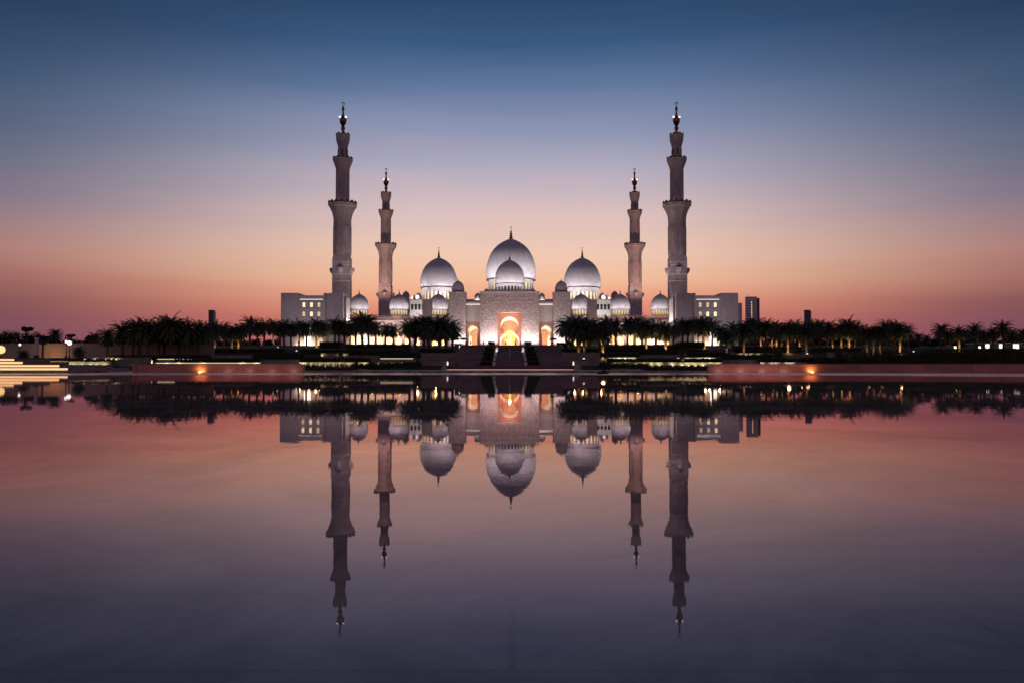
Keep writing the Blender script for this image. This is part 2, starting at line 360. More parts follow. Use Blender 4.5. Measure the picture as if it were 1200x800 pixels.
# ------------------------------------------------------------------ mosque
AX = -0.95                                  # axis of the mosque
FL = 8.1                                    # its floor
mosque = thing('mosque', 'large white marble mosque with lit domes and a tall arched portal', 'mosque', (AX, 320, FL))
mw = wp(mosque)
def MP(x, y, z): return (x - 0, y, z)
def arch(cx, zb, a, r, zc, n=20):
    b = math.acos(min(1, a / r)); p = [(cx - a, zb)]
    for i in range(n + 1):
        t = math.pi + b - (math.pi + 2 * b) * i / n; p.append((cx + r * math.cos(t), zc + r * math.sin(t)))
    return p + [(cx + a, zb)]
def slab(x0, x1, zb, zt, opens, ya, yb, name, m, parent=mosque, w=None):
    out = [(x0, zb)]
    for o in opens: out += o
    out += [(x1, zb), (x1, zt), (x0, zt)]
    b = MB(); b.prism(out, ya, yb); return wbuild(b, name, m, parent, w)
def wbuild(b, name, m, parent=mosque, w=None, smooth=None):
    """vertices given in world metres with x measured from the mosque axis"""
    w = Vector(w) if w is not None else wp(parent)
    b.v = [(x + AX - w.x, y - w.y, z - w.z) for x, y, z in b.v]
    return b.build(name, m, parent, w, smooth=smooth)

DP = [(.93, 0), (.965, .06), (.99, .17), (1, .32), (.99, .46), (.965, .6), (.92, .75), (.862, .92), (.782, 1.08), (.67, 1.24), (.525, 1.38), (.35, 1.50), (.18, 1.585), (.07, 1.63), (.02, 1.68)]
def finial(parent, h, r, w):
    f = MB(); pr = [(r, 0), (r * 1.3, .03), (r * .5, .12), (r * .9, .22), (r * .45, .3), (r * .75, .4), (r * .3, .5), (r * .5, .58), (r * .18, .68), (r * .1, .84)]
    f.lathe([(a, z * h) for a, z in pr], 12)
    rr = h * .075; f.tube([(rr * math.sin(t), 0, h * .92 - rr * math.cos(t) * 1.0) for t in [R(-150) + R(300) * i / 14 + math.pi for i in range(15)]], [rr * .08 + rr * .28 * math.sin(math.pi * i / 14) for i in range(15)], 5)
    return f.build('finial', M['gold'], parent, w, smooth=40)
def dome(cx, cy, Rr, zring, drum_h, nwin=24, fin=.45, lit=True, squash=1.0, mat_=None, winmat=None, base_r=.9):
    d = MB(); d.lathe([(r * Rr, z * Rr * squash) for r, z in DP], 48); o = d.build('dome', mat_ or M['dome'], mosque, (cx + AX, cy, zring), smooth=35)
    w = Vector((cx + AX, cy, zring))
    rg = MB(); rg.lathe([(.935 * Rr, -.035 * Rr), (.985 * Rr, -.03 * Rr), (.985 * Rr, .0), (.94 * Rr, .012 * Rr)], 48, cap=False); rg.build('ring', M['darkstone'], o, w)
    dr = MB(); n = nwin * 2; rb = base_r * Rr
    top = -.036 * Rr; bot = -drum_h; wz1 = bot + drum_h * .58; wz0 = bot + drum_h * .12
    for k in range(nwin):                       # piers and round-headed lights by turns
        a0 = 2 * math.pi * k / nwin; a1 = a0 + 2 * math.pi / nwin * .48; a2 = a0 + 2 * math.pi / nwin
        P = lambda a, r, z: (r * math.cos(a), r * math.sin(a), z)
        dr.quad(P(a0, rb, bot), P(a1, rb, bot), P(a1, rb, top), P(a0, rb, top))
        dr.quad(P(a1, rb, bot), P(a2, rb, bot), P(a2, rb, wz0), P(a1, rb, wz0))
        am = (a1 + a2) / 2; hw = (a2 - a1) / 2; rw = rb - .04 * Rr
        arc = [(am + hw * math.cos(math.pi * (1 - i / 8)), wz1 + hw * rb * math.sin(math.pi * (1 - i / 8))) for i in range(9)]
        for (aa, za), (ab, zb) in zip(arc, arc[1:]): dr.quad(P(aa, rb, za), P(ab, rb, zb), P(ab, rb, top), P(aa, rb, top))
        inner = [P(a1, rw, wz0), P(a2, rw, wz0)] + [P(aa, rw, za) for aa, za in reversed(arc)]
        dr.quad(*inner, mi=1)
        loop = [(a1, wz0)] + arc + [(a2, wz0)]
        for (aa, za), (ab, zb) in zip(loop, loop[1:] + loop[:1]): dr.quad(P(aa, rb, za), P(ab, rb, zb), P(ab, rw, zb), P(aa, rw, za))
    dr.build('drum', [M['marble'], winmat or (M['litwin_soft'] if lit else M['offwin'])], o, w)
    finial(o, fin * Rr, .075 * Rr, w + Vector((0, 0, DP[-1][1] * Rr * squash - .02 * Rr)))
    return o
def dome_lights(cx, cy, Rr, z, watts, col, n=5, k=1.5, tilt=.35):
    for i in range(n):
        a = R(-90) + R(150) * (i / (n - 1) - .5) if n > 1 else R(-90)
        p = (cx + AX + k * Rr * math.cos(a), cy + k * Rr * math.sin(a), z)
        spot(p, (cx + AX + .8 * Rr * math.cos(a), cy + .8 * Rr * math.sin(a), z + tilt * Rr), watts, 95, col, .12 * Rr, 1.0)

COOL = (1, .89, .93); WARM = (1, .62, .28); WHITE = (1, .86, .82)
# portal block: frame with a tall rectangular recess
d0 = 320; mp = d0 / F; PH = 34.6 * mp; ZT = Z(343, d0); OZ = Z(366, d0); OH = 13.9 * mp
slab(-PH, PH, FL, ZT, [[(-OH, FL), (-OH, OZ), (OH, OZ), (OH, FL)]], d0, d0 + 3.2, 'portal_frame', M['carved'])
# banded upper field, proud of the block
b = MB(); 
for zz_ in (Z(348, d0), Z(352.5, d0), Z(357, d0), Z(361, d0)): b.box(-PH * .55, PH * .55, d0 - .05, d0 - .002, zz_ - .07, zz_ + .07)
wbuild(b, 'string_course', M['minaret'])
b = MB(); b.box(-PH - .25, PH + .25, d0 - .35, d0 + 24, ZT + .003, ZT + .5); wbuild(b, 'cornice', M['marble'])
zc = Z(382.3, 323); r_ = 11 * mp; r2 = 3.75
key = [(-3.85, FL)]
for i in range(9): t = math.pi - R(62) * (-0.25 + 1.25 * i / 8); key.append((0 + 3.85 * math.cos(t) * 1.0, FL + 2.2 + 3.85 * math.sin(t) * .9))
nb = math.acos(.80)
for i in range(25): t = math.pi + nb - (math.pi + 2 * nb) * i / 24; key.append((r2 * math.cos(t), zc + r2 * math.sin(t)))
key = [k for k in key if k[0] <= 0 or True]
left = [k for k in key[:10]]; circ = key[10:]
key = left + circ + [(-x, z) for x, z in reversed(left)]
slab(-PH, PH, FL, ZT - .01, [key], d0 + 3.202, d0 + 30, 'portal_arch', [M['pinkwall']])
# vault lining, white marble, glowing from the lamps in the porch
li = MB(); off = [(x * .985, zc + (z - zc) * .985 if z > FL + .1 else FL) for x, z in key]
for (xa, za), (xb, zb) in zip(off, off[1:]): li.quad((xa, d0 + 3.3, za), (xb, d0 + 3.3, zb), (xb, d0 + 29.9, zb), (xa, d0 + 29.9, za))
wbuild(li, 'vault_lining', M['marble'])
b = slab(-6, 6, FL, zc + 6, [arch(0, FL, 2.5, 2.95, Z(395.5, 351), 24)], d0 + 30.02, d0 + 31, 'inner_arch_wall', [M['pinkwall']])
b = MB(); b.box(-6, 6, d0 + 36, d0 + 36.4, FL, FL + 10); wbuild(b, 'vestibule_back', mat('honey_marble', (.72, .56, .34), .6, col2=(.80, .66, .42), scale=.8))
b = MB()
for i in range(-6, 7): b.box(i * .55 - .05, i * .55 + .05, d0 + 33.9, d0 + 34.0, FL, FL + 8)
for i in range(1, 13): b.box(-3.6, 3.6, d0 + 33.78, d0 + 33.88, FL + i * .62 - .05, FL + i * .62 + .05)
o1 = arch(0, FL, 1.25, 1.5, FL + 4.6, 16); o2 = arch(0, FL, .98, 1.2, FL + 4.6, 16)
for (p, q), (p2, q2) in zip(zip(o1, o2), list(zip(o1, o2))[1:]): b.quad((p[0], d0 + 33.7, p[1]), (p2[0], d0 + 33.7, p2[1]), (q2[0], d0 + 33.7, q2[1]), (q[0], d0 + 33.7, q[1]))
wbuild(b, 'gilded_screen', mat('gilded_lattice', (.42, .24, .06), .45))
b = MB(); b.box(-6, 6, d0 + 31, d0 + 36, FL + 9.2, FL + 9.6); b.box(-6.2, -5.8, d0 + 31, d0 + 36, FL, FL + 9.2); b.box(5.8, 6.2, d0 + 31, d0 + 36, FL, FL + 9.2); wbuild(b, 'vestibule', M['marble'])
fl = MB(); fl.box(-95, 95, 300, 575, 7.7, FL); kind(wbuild(fl, 'mosque_plinth', M['pave'], None, (AX, 300, 7.7)), 'structure')
for y in (326, 334, 342): area((AX, y, FL + .6), (AX, y + 1.5, FL + 12), 5, 3, 2200, (1, .78, .50))
point((AX, 354, FL + 6.5), 950, (1, .72, .32), .5); point((AX, 355, FL + 3), 700, (1, .72, .32), .5)
for x in (-3.6, 3.6): spot((AX + x, 315.5, FL + .2), (AX + x * .9, 323, FL + 8), 4200, 90, (1, .66, .56), .4)

for s in (-1, 1):
    # link wall with a deep lit arch
    d1 = 326; m1_ = d1 / F; xa, xb = 11.6, 17.5; oc = 42.9 * m1_
    xs = sorted((s * xa, s * xb))
    zt = Z(353.5, d1); opn = arch(s * oc, FL, 1.72, 2.12, Z(388, d1) , 20)
    slab(xs[0], xs[1], FL, zt, [opn], d1, d1 + 28, 'link_wall', M['pinkwall'] if False else M['marble_block'])
    li = MB(); cz = Z(388, d1); off = [(s * oc + (x - s * oc) * .98, cz + (z - cz) * .98 if z > FL + .1 else FL) for x, z in opn]
    for (x_a, z_a), (x_b, z_b) in zip(off, off[1:]): li.quad((x_a, d1 + .1, z_a), (x_b, d1 + .1, z_b), (x_b, d1 + 27.9, z_b), (x_a, d1 + 27.9, z_a))
    wbuild(li, 'vault_lining', M['marble'])
    b = MB(); b.box(xs[0] - .01, xs[1] + .01, d1 + 28.02, d1 + 28.4, FL, FL + 12); wbuild(b, 'vault_end_wall', M['pinkwall'])
    fz = Z(379.5, d1); b = slab(s * oc - 2.75, s * oc + 2.75, FL, fz + .4, [arch(s * oc, FL, 1.9, 2.3, cz, 20)], d1 - .25, d1 - .01, 'arch_surround', M['pinkwall'])
    b = MB(); b.box(xs[0] + .02, xs[1] - .02, d1 - .5, d1 - .01, Z(358, d1), Z(357, d1)); wbuild(b, 'cornice', M['marble'])
    b = MB(); b.box(xs[0] + .03, xs[1] - .03, d1 - .62, d1 - .502, Z(357.2, d1), Z(356.4, d1)); wbuild(b, 'cornice_light', M['ledwhite'])
    for y in (331, 340, 348): area((AX + s * oc, y, FL + .5), (AX + s * oc, y + 1, FL + 9), 2.4, 3, 800, (1, .79, .50))
    # corner tower, carved marble
    d2 = 322; ta, tb = 17.3, 24.0; xs2 = sorted((s * ta, s * tb)); zt2 = Z(343.3, d2)
    b = MB(); b.box(xs2[0], xs2[1], d2, d2 + 7.5, FL, zt2); b.box(xs2[0] - .12, xs2[1] + .12, d2 - .12, d2 + 7.6, zt2 + .002, zt2 + .45)
    tw = wbuild(b, 'corner_tower', M['carved'])
    cxt = s * 20.55
    dome(cxt, d2 + 3.6, 2.55, Z(341.5, d2 + 3.6), 1.0, 12, .35, False, 1.02, base_r=.88)
    dome(s * 13.6, 347, 1.5, Z(350.2, 347), .8, 10, .35, True)
    dome_lights(s * 13.6, 347, 1.5, Z(351.5, 347), 90, COOL, 3, 1.7)
    dome(s * 9.9, 349, 1.35, Z(344.5, 349), 1.6, 10, .35, False)
    b = MB(); b.box(s * 13.6 - 2.2, s * 13.6 + 2.2, 345, 350, zt - .5, Z(352.3, 346)); wbuild(b, 'dome_base', M['marble'])
    # arcade: row of horseshoe arches under a merlon parapet
    d3 = 335; m3 = d3 / F; ax0, ax1 = 24.1, 67.0
    zt3 = Z(373.6, d3); n = 11; sp = (ax1 - ax0 - 1.5) / n; ops = []
    for i in range(n):
        c = -(ax1 - .8 - sp * (i + .5)) if s < 0 else (ax0 + .7 + sp * (i + .5))
        ops.append(arch(c, FL, 1.12, 1.42, Z(391.5, d3), 14))
    slab(*sorted((s * ax0, s * ax1)), FL, zt3, ops, d3, d3 + 1.0, 'arcade_wall', M['marble_block'])
    xs3 = sorted((s * ax0, s * ax1))
    b = MB(); b.box(xs3[0], xs3[1], d3 + 6, d3 + 6.5, FL, zt3 - .01); wbuild(b, 'arcade_back_wall', M['marble'])
    b = MB(); b.box(xs3[0], xs3[1], d3 + 1.01, d3 + 15, zt3 - .9, zt3 - .02); wbuild(b, 'arcade_roof', M['marble'])
    b = MB(); b.box(xs3[0], xs3[1], d3 - .3, d3 - .002, Z(376, d3), Z(375, d3)); wbuild(b, 'cornice', M['marble'])
    # parapet with merlons as one comb-shaped band
    out = [(xs3[0], zt3 + .01)]; k = int((xs3[1] - xs3[0]) / .9); out.append((xs3[1], zt3 + .01)); out.append((xs3[1], zt3 + .55))
    for i in range(k):
        xr = xs3[1] - .9 * i; out += [(xr - .2, zt3 + .55), (xr - .25, zt3 + 1.2), (xr - .45, zt3 + 1.6), (xr - .65, zt3 + 1.2), (xr - .7, zt3 + .55)]
    out.append((xs3[0], zt3 + .55)); b = MB(); b.prism(out, d3 - .1, d3 + .2); wbuild(b, 'parapet', M['minaret'])
    for i in range(n):
        c = s * (ax0 + .7 + sp * (i + .5)); point((AX + c, d3 + 3.6, FL + 2.2), 850, (1, .58, .20), .3)
    for px in (455, 480) if s < 0 else (712, 740): area((AX + s * abs(px - 597.5) * m3, d3 - 5, FL + 4), (AX + s * abs(px - 597.5) * m3, d3, zt3), 12, .5, 900, (1, .66, .56))
    for off_, wm in ((177, 1), (130, 1), (84, 1)):
        cx = s * off_ * 341 / F; dome(cx, 341.5, 4.08, Z(363, 341.5), 2.35, 18, .42, True, .985)
        dome_lights(cx, 341.5, 4.08, Z(366.5, 341.5), 470, COOL, 7, 1.85, 1.0)
    b = MB(); b.box(*sorted((s * 91.5 * 331 / F, s * 102.5 * 331 / F)), 331, 334.5, FL, Z(352, 331)); b.box(*sorted((s * 91 * 331 / F, s * 103 * 331 / F)), 330.8, 334.7, Z(352, 331) + .003, Z(351, 331)); wbuild(b, 'turret', M['minaret'])
    # side wing
    d4 = 318; m4 = d4 / F
    def wx(px): return s * (597.5 - px) * m4
    zt4 = Z(343.4, d4); zr = Z(346, d4)
    b = MB()
    b.box(*sorted((wx(329), wx(349.2))), d4, d4 + 11, FL, zt4)
    b.box(*sorted((wx(349.3), wx(378.9))), d4 + 1.1, d4 + 10.5, FL, zr)
    b.box(*sorted((wx(379), wx(381.2))), d4, d4 + 11, FL, zt4 - .01); b.box(*sorted((wx(381.25), wx(386.3))), d4 + .9, d4 + 10.9, FL, zt4 - .02); b.box(*sorted((wx(386.35), wx(401.8))), d4, d4 + 11, FL, zt4)
    b.box(*sorted((wx(401.9), wx(404.2))), d4 + 2.5, d4 + 10.6, FL, zt4 - 1.6)
    wing = wbuild(b, 'side_wing', M['marble_block'])
    b = MB(); b.box(*sorted((wx(350.5), wx(377.5))), d4 + .98, d4 + 1.098, Z(351, d4), Z(350.4, d4)); wbuild(b, 'cornice_light', M['ledwhite'], wing)
    # window panels: projecting screens above a door
    b = MB()
    for py0, py1 in ((353.4, 354.2), (362, 363), (372.5, 373.4)): b.box(*sorted((wx(351.5), wx(377))), d4 + .9, d4 + 1.098, Z(py1, d4), Z(py0, d4))
    wbuild(b, 'moulding', M['marble'], wing)
    for cpx in (355.3, 364.2, 373):
        for cpy in (357.2, 368):
            cx = wx(cpx); h = 1.45; hw = .56; zc_ = Z(cpy, d4)
            wb = MB(); wb.prism(arch(0, -h * .55, hw * .9, hw, h * .28, 12), -.04, -.002, 0)
            fr = arch(0, -h * .55 - .12, hw * .9 + .16, hw + .16, h * .28, 12); inn = arch(0, -h * .55, hw * .9, hw, h * .28, 12)
            for (p, q), (p2, q2) in zip(zip(fr, inn), list(zip(fr, inn))[1:]): wb.quad((p[0], -.12, p[1]), (p2[0], -.12, p2[1]), (q2[0], -.12, q2[1]), (q[0], -.12, q[1]), mi=1); wb.quad((q[0], -.12, q[1]), (q2[0], -.12, q2[1]), (q2[0], 0, q2[1]), (q[0], 0, q[1]), mi=1)
            wb.box(-.03, .03, -.1, -.045, -h * .5, h * .5, 1); wb.box(-hw * .85, hw * .85, -.1, -.045, -.02, .04, 1)
            wb.build('window', [rnd.choice((M['litwin'], M['litwin'], M['litwin_dim'])), M['marble_block']], wing, (cx + AX, d4 + 1.1, zc_))
    wb = MB(); wb.prism(arch(0, 0, 1.3, 1.55, 6.2, 14), -.05, -.002); wb.build('lit_doorway', [glow('lit_doorway', (1, .86, .62), 1.5)], wing, (wx(360 if s < 0 else 358) + AX, d4 + 1.1, FL))
    for cpx in (352, 364, 376): point((wx(cpx) + AX, d4 - .8, FL + .5), 380, (1, .72, .46), .3)
    # bright inner side face
    xi = wx(404.2); sg = 1 if s < 0 else -1
    for y in (d4 + 3.5, d4 + 6.5, d4 + 9.5): spot((xi + AX + sg * 2.2, y, FL + 7), (xi + AX, y, FL + 17), 2600, 80, (1, .86, .84), .3)
    area((xi + AX + sg * 4, d3 - 2.5, FL + 1), (xi + AX + sg * 4, d3, zt3 - 2), 7, .5, 900, (1, .9, .84))
for s in (-1, 1):                        # floods on the two wings
    for px in (340, 364, 390): spot((AX + s * (597.5 - px) * .331, 297, 8.4), (AX + s * (597.5 - px) * .331, 318, 22), 1300, 70, (1, .84, .92), .5, 1.0)
# facade uplights along the foot of portal and towers
for px in (566, 570, 574, 578.5, 616.5, 621, 625, 629): spot((X(px, 316.9), 316.9, FL + .1), (X(px, 320), 320, FL + 7), 1250, 120, WHITE, .15, 1.0)
for px in (528, 532.5, 537, 541.5, 545): 
    for q in (px, 1195 - px): spot((X(q, 318.9), 318.9, FL + .1), (X(q, 322), 322, FL + 7), 1250, 120, WHITE, .15, 1.0)

for x in (-22, 0, 22): spot((AX + x, 292, 9), (AX + x * .8, 320, 21), 6500, 75, (1, .70, .66), .5, 1.0)  # added broad pinkish fill for the upper facade, no fixtures
# front dome over the portal, great dome and its two companions on the prayer hall
dome(0, 333, 17.6 * 333 / F, Z(333, 333), 3.7, 24, .33, False, .99)
dome_lights(0, 333, 6.1, Z(342, 333), 920, COOL, 9, 1.9, 1.1)
b = MB(); b.box(-8, 8, 326, 340, ZT, Z(343.5, 333) + .02); wbuild(b, 'dome_base', M['marble'])
hall = MB(); hall.box(-64, 64, 503, 560, FL, 40.5); hall.box(-65, 65, 502, 561, 40.502, 41.5)
hl = wbuild(hall, 'prayer_hall', M['marble'])
for s in (-1, 1):
    for i in range(9):
        wb = MB(); wb.prism(arch(0, 0, .7, .9, 2.6, 10), -.05, -.002); wb.build('window', M['offwin'], hl, (AX + s * (45 + i * 2.2), 503, Z(363, 503)))
    for x in (50, 60): spot((AX + s * x, 492, FL + 14), (AX + s * x, 503, 36), 9000, 80, (1, .9, .82), .5)
    dome(s * 108 * 506 / F, 507, 2.15, Z(350, 507), 1.0, 12, .35, False); dome(s * 114 * 506 / F, 510, 1.6, Z(350.5, 507), 1.0, 12, .35, False)
    dome(s * 122.5 * 470 / F, 470, 2.1, Z(348.3, 470), 1.4, 12, .35, False, mat_=M['minaret'])
    b = MB(); b.box(s * 122.5 * 470 / F - 1.9, s * 122.5 * 470 / F + 1.9, 468, 472, FL, Z(348.3, 470) - 1.38); wbuild(b, 'turret', M['minaret'])
    zr_ = Z(337.5, 525); dome(s * 84.3 * 525 / F, 525, 11.9, zr_, zr_ - 41.4, 24, .52, True)
    dome_lights(s * 84.3 * 525 / F, 525, 11.9, 41.9, 4900, COOL, 11, 2.0, 1.2)
zr_ = Z(328, 528); dome(.3, 528, 29.5 * 528 / F, zr_, 8.0, 32, .46, True)
dome_lights(.3, 528, 16.2, zr_ - 6.5, 7400, COOL, 11, 2.0, 1.2)
b = MB(); b.lathe([(17, 41.4), (17, zr_ - 8)], 32, (0.3, 528, 0)); wbuild(b, 'dome_base', M['marble'])

# ------------------------------------------------------------------ minarets
M['railing'] = mat('bronze_railing', (.13, .085, .075), .5)
def minaret(label, cx, cy, sc, base_only=None):
    root = thing('minaret', label, 'minaret', (cx, cy, FL), 'four minarets of the mosque')
    zb = Z(429, 340)
    def H(py): return (Z(py, 340) - FL) * sc
    def w(px): return px * 340 / F * sc
    P = lambda b, n, m, par=root, z=0.0, smooth=30: b.build(n, m, par, (cx, cy, FL + z), smooth=smooth)
    b = MB(); hw = w(9.6)
    oc = lambda r, z: (r / math.cos(R(22.5)), z)
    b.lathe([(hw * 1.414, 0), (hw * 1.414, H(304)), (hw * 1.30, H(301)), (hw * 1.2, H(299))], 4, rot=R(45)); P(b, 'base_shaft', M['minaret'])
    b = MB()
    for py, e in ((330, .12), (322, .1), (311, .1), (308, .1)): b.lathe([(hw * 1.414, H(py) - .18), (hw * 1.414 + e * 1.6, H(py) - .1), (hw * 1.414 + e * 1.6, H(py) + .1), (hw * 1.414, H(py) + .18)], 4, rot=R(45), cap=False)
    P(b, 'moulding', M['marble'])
    for k in range(4):                       # little corbelled balcony on each face
        a = k * math.pi / 2; b = MB()
        b.lathe([(.2 * sc, -2.0 * sc), (.5 * sc, -1.5 * sc), (.9 * sc, -.9 * sc), (1.25 * sc, -.4 * sc), (1.45 * sc, 0), (1.45 * sc, 1.1 * sc), (1.3 * sc, 1.1 * sc)], 8, rot=R(22.5)); 
        o = b.build('corbel_balcony', M['minaret'], root, (cx + math.cos(a) * (hw + .35 * sc), cy + math.sin(a) * (hw + .35 * sc), FL + H(317.5)), smooth=30)
        q = MB(); q.prism(arch(0, 0, .7 * sc, .85 * sc, 2.0 * sc, 10), -.03, .03); q.v = [(x * math.cos(a + math.pi / 2) - y * math.sin(a + math.pi / 2), x * math.sin(a + math.pi / 2) + y * math.cos(a + math.pi / 2), z) for x, y, z in q.v]
        q.build('niche', M['offwin'], root, (cx + math.cos(a) * (hw + .03), cy + math.sin(a) * (hw + .03), FL + H(317.5)))
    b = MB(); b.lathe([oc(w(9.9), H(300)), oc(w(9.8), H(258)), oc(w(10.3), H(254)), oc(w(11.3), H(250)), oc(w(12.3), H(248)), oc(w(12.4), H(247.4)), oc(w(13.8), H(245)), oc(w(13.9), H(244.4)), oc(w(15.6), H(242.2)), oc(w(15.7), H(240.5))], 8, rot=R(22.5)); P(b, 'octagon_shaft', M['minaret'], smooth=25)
    b = MB(); ap = w(9.9)
    for k in range(8):
        a = R(45) * k; fw = ap * math.tan(R(22.5)) * .68; z0_, z1_ = H(297), H(265)
        out = arch(0, z0_, fw, fw * 1.02, z1_ - fw, 10); inn = arch(0, z0_ + .5 * sc, fw * .72, fw * .74, z1_ - fw, 10); q = MB()
        for (p, e), (p2, e2) in zip(zip(out, inn), list(zip(out, inn))[1:]):
            q.quad((p[0], -.16 * sc, p[1]), (p2[0], -.16 * sc, p2[1]), (e2[0], -.16 * sc, e2[1]), (e[0], -.16 * sc, e[1])); q.quad((p[0], -.16 * sc, p[1]), (p[0], 0, p[1]), (p2[0], 0, p2[1]), (p2[0], -.16 * sc, p2[1])); q.quad((e[0], -.16 * sc, e[1]), (e2[0], -.16 * sc, e2[1]), (e2[0], 0, e2[1]), (e[0], 0, e[1]))
        o_ = len(b.v); ca, sa = math.cos(a + math.pi / 2), math.sin(a + math.pi / 2)
        b.v += [(x * ca - (y - 0) * sa + math.cos(a) * (ap + .002), x * sa + y * ca + math.sin(a) * (ap + .002), z) for x, y, z in q.v]; b.f += [[i + o_ for i in f] for f in q.f]; b.m += q.m
    P(b, 'blind_arches', M['minaret'], smooth=None)
    def gallery(pr, py0, py1, nn):
        b = MB(); b.lathe([(w(pr) * .96, H(py0) - .02), (w(pr), H(py0) + .02), (w(pr), H(py0) + .3)], 32); o = P(b, 'balcony', M['marble'])
        c = MB(); c.crenel(w(pr) - .02, .35 * sc, H(py0) + .29, H(py0) + (H(py1) - H(py0)) * .55, H(py1), nn); P(c, 'balustrade', M['railing'], o, smooth=None)
    gallery(16.8, 240.5, 236.3, 16)
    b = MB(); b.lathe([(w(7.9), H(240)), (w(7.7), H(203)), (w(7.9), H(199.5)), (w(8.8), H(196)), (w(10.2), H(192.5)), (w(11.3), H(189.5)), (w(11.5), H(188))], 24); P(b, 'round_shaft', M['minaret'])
    b = MB()
    for i in range(16):
        a = 2 * math.pi * i / 16; b.tube([(w(7.85) * math.cos(a), w(7.85) * math.sin(a), H(238)), (w(7.75) * math.cos(a), w(7.75) * math.sin(a), H(201))], .12 * sc, 5)
    P(b, 'fluting', M['minaret'], smooth=None)
    gallery(11.8, 188, 184.6, 12)
    b = MB(); b.lathe([(w(5.8), H(187.5)), (w(5.8), H(173)), (w(6.3), H(170.5)), (w(7.4), H(167)), (w(8.1), H(164)), (w(8.2), H(160))], 16); P(b, 'lantern', M['minaret'])
    for k in range(6):
        a = R(-90) + k * R(60); q = MB(); q.prism(arch(0, 0, w(1.3), w(1.5), 2.2 * sc, 8), -.03, .03); q.v = [(x * math.cos(a + math.pi / 2) - y * math.sin(a + math.pi / 2), x * math.sin(a + math.pi / 2) + y * math.cos(a + math.pi / 2), z) for x, y, z in q.v]
        q.build('lantern_opening', M['offwin'], root, (cx + math.cos(a) * (w(5.8) + .01), cy + math.sin(a) * (w(5.8) + .01), FL + H(183)))
    gallery(8.3, 160, 156.8, 8)
    b = MB(); b.lathe([(w(2.4), H(160)), (w(2.2), H(157)), (w(1.6), H(154)), (w(2.5), H(151)), (w(2.6), H(150)), (w(1.5), H(148.5)), (w(2.2), H(147)), (w(3.6), H(144.5)), (w(4.3), H(141.8)), (w(4.0), H(139.5)), (w(2.2), H(137.3)), (w(1.3), H(135.5)), (w(1.0), H(131)), (w(1.6), H(128.5)), (w(1.7), H(127)), (w(.6), H(125)), (w(.4), H(123.6))], 16)
    fo = P(b, 'finial', M['gold'])
    rr = w(1.55); q = MB(); q.tube([(rr * math.sin(t), 0, H(122) - rr * math.cos(t)) for t in [R(-155) + R(310) * i / 16 + math.pi for i in range(17)]], [w(.18) + w(.4) * math.sin(math.pi * i / 16) for i in range(17)], 6); P(q, 'crescent', M['gold'], fo)
    for sx_ in (-1, 1):
        q = MB(); q.lathe([(.1, -.35 * sc), (.42 * sc, -.1 * sc), (.42 * sc, .2 * sc), (.1, .4 * sc)], 8); q.build('lamp', M['whitelamp'], fo, (cx + sx_ * w(3.5), cy - .3, FL + H(137.6)))
    for sx_, k in ((1, .9), (-1, .55)):
        q = MB(); q.lathe([(.1, -.35 * sc), (.3 * sc, -.1 * sc), (.3 * sc, .2 * sc), (.1, .4 * sc)], 8); q.build('lamp', M['whitelamp'], root, (cx + sx_ * w(9.5) * k * 1.1, cy - w(9), FL + H(238.4)))
    return root
MF, MBk = 197 * 340 / F, 146.5 * 455 / F
minaret('tall front minaret on the left, behind the wing nearer the small dark chimney tower', AX - MF, 340, 1)
minaret('tall front minaret on the right, behind the wing beside the office tower', AX + MF, 340, 1)
minaret('farther pinkish minaret on the left, between two arcade domes', AX - MBk, 455, 1)
minaret('farther pinkish minaret on the right, between two arcade domes', AX + MBk, 455, 1)
for s in (-1, 1):
    cx = AX + s * MBk
    for dx in (-9, 9): spot((cx + dx, 424, 24), (cx, 455, 66), 34000, 60, (1, .58, .48), .5)
    cx = AX + s * MF
    spot((cx - s * 16, 346, 24), (cx - s * 3, 340, 60), 9000, 60, (1, .66, .5), .5)
    spot((cx - s * 4, 322, 31), (cx, 340, 52), 3000, 75, (1, .8, .86), .5, 1.0)

# ------------------------------------------------------------------ far buildings
M['greywin'] = mat('grey_window', (.2, .19, .2), .3, spec=.5)
tb = thing('office_tower', 'grey office tower with a lit stair window column right of the mosque', 'building', (X(880, 620), 620, 8))
w_ = wp(tb); zt = Z(348.7, 620) - 8; xl, xm, xr = X(876, 620) - w_.x, X(887.5, 620) - w_.x, X(891, 620) - w_.x
b = MB(); b.box(xl, xm, 0, 5, 0, zt); b.build('wall', M['concrete'], tb); b = MB(); b.box(xm + .01, xr, .8, 4.6, 0, zt - .4); b.build('right_face', mat('dark_face', (.12, .11, .12), .6), tb)  # right face coloured darker than the front
b = MB(); b.box(xl - .2, xm + .2, -.2, 5.2, zt + .003, zt + .6); b.tube([(-1, 3, zt + .6), (-1, 3, zt + 2.6)], .15); b.build('roof', M['concrete'], tb)
for i in range(7):
    q = MB(); q.box(-.28, .28, -.06, -.003, -.55, .55); q.build('window', M['litwin_soft'], tb, (X(881.3, 620), 620, Z(354.5 + i * 2.9, 620)))
for i in range(8):
    for j in range(3):
        q = MB(); q.box(-.7, .7, -.06, -.003, -.3, .3); q.build('window', M['greywin'], tb, (X((876.2, 878.7, 884.5)[j], 620), 620, Z(353 + i * 2.9, 620)))
tb = thing('office_slab', 'plain grey slab building beside the right wing of the mosque', 'building', (X(868, 600), 600, 8))
zt = Z(356, 600) - 8
b = MB(); b.box(X(864, 600) - X(868, 600), X(870, 600) - X(868, 600), 0, 4, 0, zt); b.build('wall', M['concrete'], tb); b = MB(); b.box(-2.6, 1.4, -.1, 4.1, zt + .003, zt + .5); b.build('roof', M['concrete'], tb)
